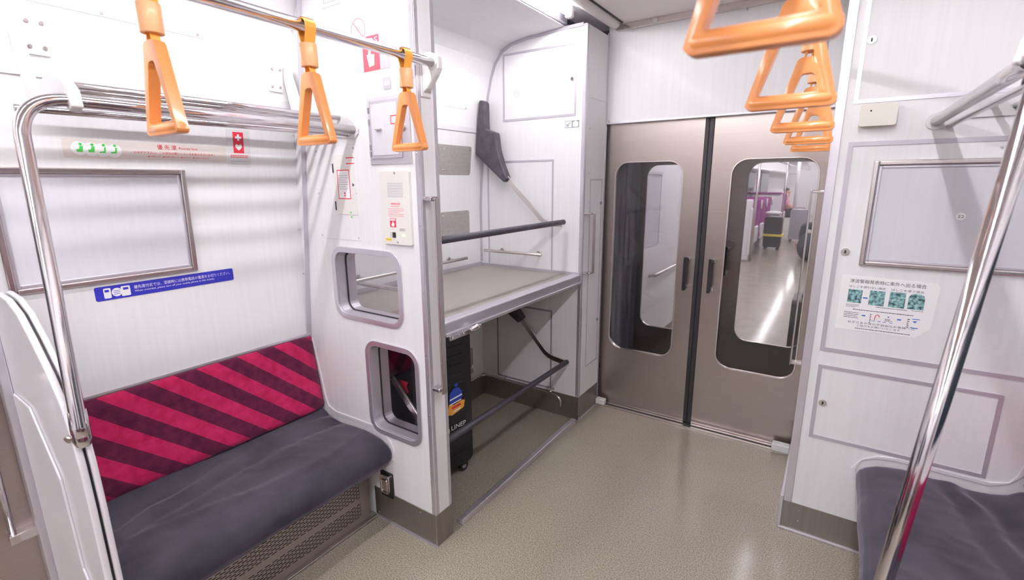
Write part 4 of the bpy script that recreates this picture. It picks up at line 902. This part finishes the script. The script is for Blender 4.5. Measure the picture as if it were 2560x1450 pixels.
# transverse seats
def tseat(f, y, first=None):
    s = thing('train_seat', 'x', 'seat', (f(-1.6), y, 0), 'purple seats of the next car')
    a, b_ = sorted((f(-1.93), f(-1.32)))
    M = Matrix.Translation(Vector((0, y, .42))) @ Matrix.Rotation(math.radians(-10), 4, 'X')
    bm = bmesh.new(); box(bm, a, b_, -.05, .05, 0, .72, M=M); finish('backrest', bm, PURPLE, s, .03, 3)
    finish('seat_cushion', B(a, b_, y - .48, y, .34, .46), PURPLE, s, .03, 3)
    a2_, b2_ = sorted((f(-1.30), f(-1.345)))
    finish('armrest', B(a2_, b2_, y - .42, y - .02, .30, .62), PAINT, s, .02, 3)
    finish('grab_handle', T([P3(f(-1.30), y + .13, .95), P3(f(-1.30), y + .11, 1.12)], .015), PAINT, s)
    finish('pedestal', B(a + .1, b_ - .1, y - .40, y - .12, 0, .34), GREYC, s, .01, 1)
    return s
def copy_tree(o, loc, label):
    c = o.copy(); COL.objects.link(c); c.location = loc; c['label'] = label
    for ch in list(o.children):
        d = ch.copy(); COL.objects.link(d); d.parent = c
    return c
s0 = tseat(lambda x: x, 10.9); s0['label'] = 'nearest purple high-backed seat on the left of the next car'
ords = ['second', 'third', 'fourth', 'fifth', 'sixth']
for i in range(5):
    if i == 2: continue
    copy_tree(s0, Vector((-1.6, 11.75 + i * .95 + (.95 if i > 2 else 0), 0)), '%s purple seat from the near end on the left of the next car' % ords[i])
s1 = tseat(lambda x: 2 * CX + .06 - x, 12.2); s1['label'] = 'nearest purple high-backed seat on the right of the next car'
for i in range(3): copy_tree(s1, Vector((s1.location.x, 13.2 + i * 1.0, 0)), '%s purple seat from the near end on the right of the next car' % ords[i])
sp_ = thing('seat_screen', 'white seat-end screen before the purple seats in the next car', 'partition', (-1.7, 10.1, 0))
finish('panel', B(-1.99, -1.33, 10.06, 10.12, 0, 1.16), MOULD, sp_, .04, 4)
finish('screen_edge', B(-1.37, -1.32, 10.04, 10.14, .1, 1.0), PAINT, sp_, .02, 3)
sp2 = thing('seat_screen', 'white seat-end screen in mid next car behind the black suitcase', 'partition', (-1.6, 14.7, 0))
finish('panel', B(-1.99, -1.245, 14.50, 14.60, 0, 1.15), MOULD, sp2, .04, 4); finish('headrest_top', B(-1.95, -1.27, 14.46, 14.64, 1.151, 1.20), PURPLE, sp2, .02, 2)
po2 = tag(finish('vertical_pole', T([P3(-1.120, 17.2, 0), P3(-1.120, 17.2, 2.29)], .05, n=14), PAINT, at=(-1.142, 17.2, 0)), 'white vertical pole in the aisle of the next car', 'pole')
for x, y, l_ in ((-1.29, 10.09, 'pole at the first seat-end screen of the next car'), (-1.21, 14.55, 'pole at the second seat-end screen of the next car')):
    tag(finish('vertical_pole', T([P3(x, y, 0), P3(x, y, 2.29)], .02, n=12), SATIN, at=(x, y, 0)), 'thin steel ' + l_, 'pole')
for i, y in enumerate((11, 14, 17)):
    q = finish('window_%d' % (3 + i), B(-1.998, -1.98, y - .9, y + .9, .95, 1.75), DARKGLASS, kind='structure', label='dark night window on the left side of the next car, number %d from the near end' % (i + 1))
for i, y in enumerate((8.5, 10.5, 12.5, 15.0, 18.0)):
    tag(finish('hanging_poster', B(-.95, -.40, y, y + .01, 2.00, 2.29), PAINT if i % 2 else SILV, at=(-.67, y, 2.1)), '%s white poster hanging from the ceiling of the next car' % ['nearest', 'second', 'third', 'fourth', 'farthest'][i], 'poster', 'hanging posters in the next car')
for x, nm in ((-1.19, 'left'), (-.12, 'right')):
    g = thing('grab_bar', 'chrome overhead grab bar along the %s of the next car' % nm, 'grab bar', (x, 14, 1.9)); finish('bar', T([P3(x, 6, 1.9), P3(x, 24, 1.9)], .0155, n=12), CHROME, g)
    for y in (6.2, 12, 18, 23.8): finish('hanger_rod', T([P3(x, y, 1.9), P3(x, y, 2.29)], .012, n=8), CHROME, g)
for x, nm in ((-1.62, 'left'), (.30, 'right')):
    g = thing('overhead_rack', 'silver overhead rack along the %s of the next car' % nm, 'rack', (x, 14, 1.75)); a, b_ = (-2.0, -1.6) if x < -1 else (.27, .70)
    finish('shelf', B(a, b_, 5.3, 24.5, 1.74, 1.77), SATIN, g, .005, 1); finish('front_rail', T([P3(x, 5.3, 1.76), P3(x, 24.5, 1.76)], .02, n=10), CHROME, g)
es = thing('exit_lamp', 'small red lit sign high on the right in the next car', 'sign', (-.45, 17, 1.95)); finish('hanger_rod', B(-.50, -.48, 17.01, 17.03, 1.94, 2.30), SATIN, es); finish('lamp_face', B(-.56, -.42, 17, 17.04, 1.86, 1.94), mat('red_lamp', (.8, .1, .15), .5, emit=((1, .15, .25), 2.0)), es, .01, 2)
M2 = Matrix.Translation(Vector((-1.10, 12.0, 0))) @ Matrix.Rotation(math.radians(-90), 4, 'Z')
sA = suitcase(M2 @ Matrix.Rotation(math.radians(0), 4, 'Z'), .34, .25, .72, BLACK, 'black suitcase with a yellow strap in the aisle of the next car', detail=False)
M2 = Matrix.Translation(Vector((-1.34, 12.0, 0))) @ Matrix.Rotation(math.radians(-90), 4, 'Z')
for c in sA.children: bpy.data.objects.remove(c, do_unlink=True) if False else None
bm = bmesh.new(); box(bm, -1.13, -.74, 11.975, 12.27, .30, .345); yb = bm
sA.location = (-1.32, 12.0, 0)
bmesh.ops.transform(bm, matrix=Matrix.Translation((-.20, 0, 0)), verts=bm.verts)
finish('yellow_strap', bm, YEL, sA, .004, 1)
fb = thing('white_bag', 'white crumpled bag lying on top of the black suitcase in the next car', 'bag', (-1.17, 12.1, .75))
bm = bmesh.new(); bmesh.ops.create_icosphere(bm, subdivisions=3, radius=1)
for v in bm.verts: v.co = Vector((-1.17 + v.co.x * .17, 12.12 + v.co.y * .11, .800 + v.co.z * .045 + .012 * noise.noise(v.co * 3)))
for f_ in bm.faces: f_.smooth = True
finish('bag_body', bm, PAINT, fb); finish('bag_knot', T([P3(-1.17, 12.1, .82), P3(-1.15, 12.1, .86)], [.02, .01], n=8), PAINT, fb)
sB = suitcase(Matrix.Translation(Vector((-.98, 13.9, 0))) @ Matrix.Rotation(math.radians(-90), 4, 'Z'), .40, .26, .80, GREYC, 'silver suitcase standing on the right of the aisle in the next car', detail=False)
sC = suitcase(Matrix.Translation(Vector((-.235, 4.60, 0))) @ Matrix.Rotation(math.radians(180), 4, 'Z') @ Matrix.Translation((0, -.35, 0)), .40, .14, .52, BLACK, 'black suitcase just inside the next car, half hidden by the steel grab rail', detail=False)
bg = thing('duffel_bag', 'dark grey duffel bag on the aisle floor right of the silver suitcase', 'bag', (-.42, 10.7, 0))
bm = bmesh.new(); bmesh.ops.create_icosphere(bm, subdivisions=3, radius=1)
for v in bm.verts:
    c = v.co.normalized(); v.co = Vector((-.42 + c.x * .17, 10.8 + c.y * .25, .26 + c.z * .26 + .02 * noise.noise(c * 2.5)))
for f_ in bm.faces: f_.smooth = True
finish('bag_body', bm, CLOTHD, bg); finish('bag_handle', T(bend((-.5, 10.7, .45), (-.46, 10.7, .66), (-.38, 10.7, .66), .05) + bend((-.46, 10.7, .66), (-.36, 10.7, .66), (-.34, 10.7, .45), .05), .012, n=8), CLOTHD, bg)
# seated people far down the next car
def person(x, y, top, pants, label, side):
    p = thing('person', label, 'person', (x, y, 0))
    def skin(name, verts, edges, radii, m, root=0):
        me = bpy.data.meshes.new(name); me.from_pydata([Vector(v) for v in verts], edges, []); o = bpy.data.objects.new(name, me); COL.objects.link(o); o.parent = p; me.materials.append(m)
        md = o.modifiers.new('skin', 'SKIN'); me.skin_vertices.new() if not me.skin_vertices else None
        for i, r in enumerate(radii): me.skin_vertices[0].data[i].radius = (r, r)
        me.skin_vertices[0].data[root].use_root = True; md.use_smooth_shade = True
        sb_ = o.modifiers.new('sub', 'SUBSURF'); sb_.levels = 1; sb_.render_levels = 1; return o
    s = side
    # body (skin): head-neck-torso-arms-legs sitting facing the aisle
    V = [(0, 0, .50), (0, 0, .70), (0, 0, .92), (0, 0, 1.02), (.01 * s, 0, 1.08), (.01 * s, 0, 1.17), (.01 * s, 0, 1.24),
         (0, .18, .93), (.08 * s, .22, .72), (.28 * s, .14, .62), (0, -.18, .93), (.08 * s, -.22, .72), (.28 * s, -.14, .62),
         (.08 * s, .10, .48), (.45 * s, .12, .50), (.46 * s, .12, .12), (.58 * s, .13, .05), (.08 * s, -.10, .48), (.45 * s, -.12, .50), (.46 * s, -.12, .12), (.58 * s, -.13, .05)]
    E_ = [(0, 1), (1, 2), (2, 3), (3, 4), (4, 5), (5, 6), (2, 7), (7, 8), (8, 9), (2, 10), (10, 11), (11, 12), (0, 13), (13, 14), (14, 15), (15, 16), (0, 17), (17, 18), (18, 19), (19, 20)]
    Rr = [.13, .13, .13, .06, .085, .10, .07, .06, .045, .035, .06, .045, .035, .085, .07, .045, .04, .085, .07, .045, .04]
    skin('body', V, E_, Rr, SKIN)
    skin('top', [V[0], V[1], V[2], V[7], V[8], V[10], V[11], (0, 0, .98)], [(0, 1), (1, 2), (2, 3), (3, 4), (2, 5), (5, 6), (2, 7)], [.145, .15, .15, .075, .062, .075, .062, .07], top)
    skin('trousers', [V[0], V[13], V[14], V[15], V[17], V[18], V[19]], [(0, 1), (1, 2), (2, 3), (0, 4), (4, 5), (5, 6)], [.14, .10, .085, .06, .10, .085, .06], pants)
    hd = skin('hair', [(-.03 * s, 0, 1.14), (-.02 * s, 0, 1.22), (0, 0, 1.28)], [(0, 1), (1, 2)], [.095, .105, .085], HAIR)
    return p
person(-1.42, 17.9, CLOTHP, CLOTHD, 'person in a pink top seated on the left far down the next car', 1)
person(-.16, 12.9, CLOTHD, CLOTHD, 'person in dark clothes seated at the right of the aisle in the next car', -1)
for o in bpy.data.objects:
    if o.name.startswith('equipment_cabinet') and False: pass
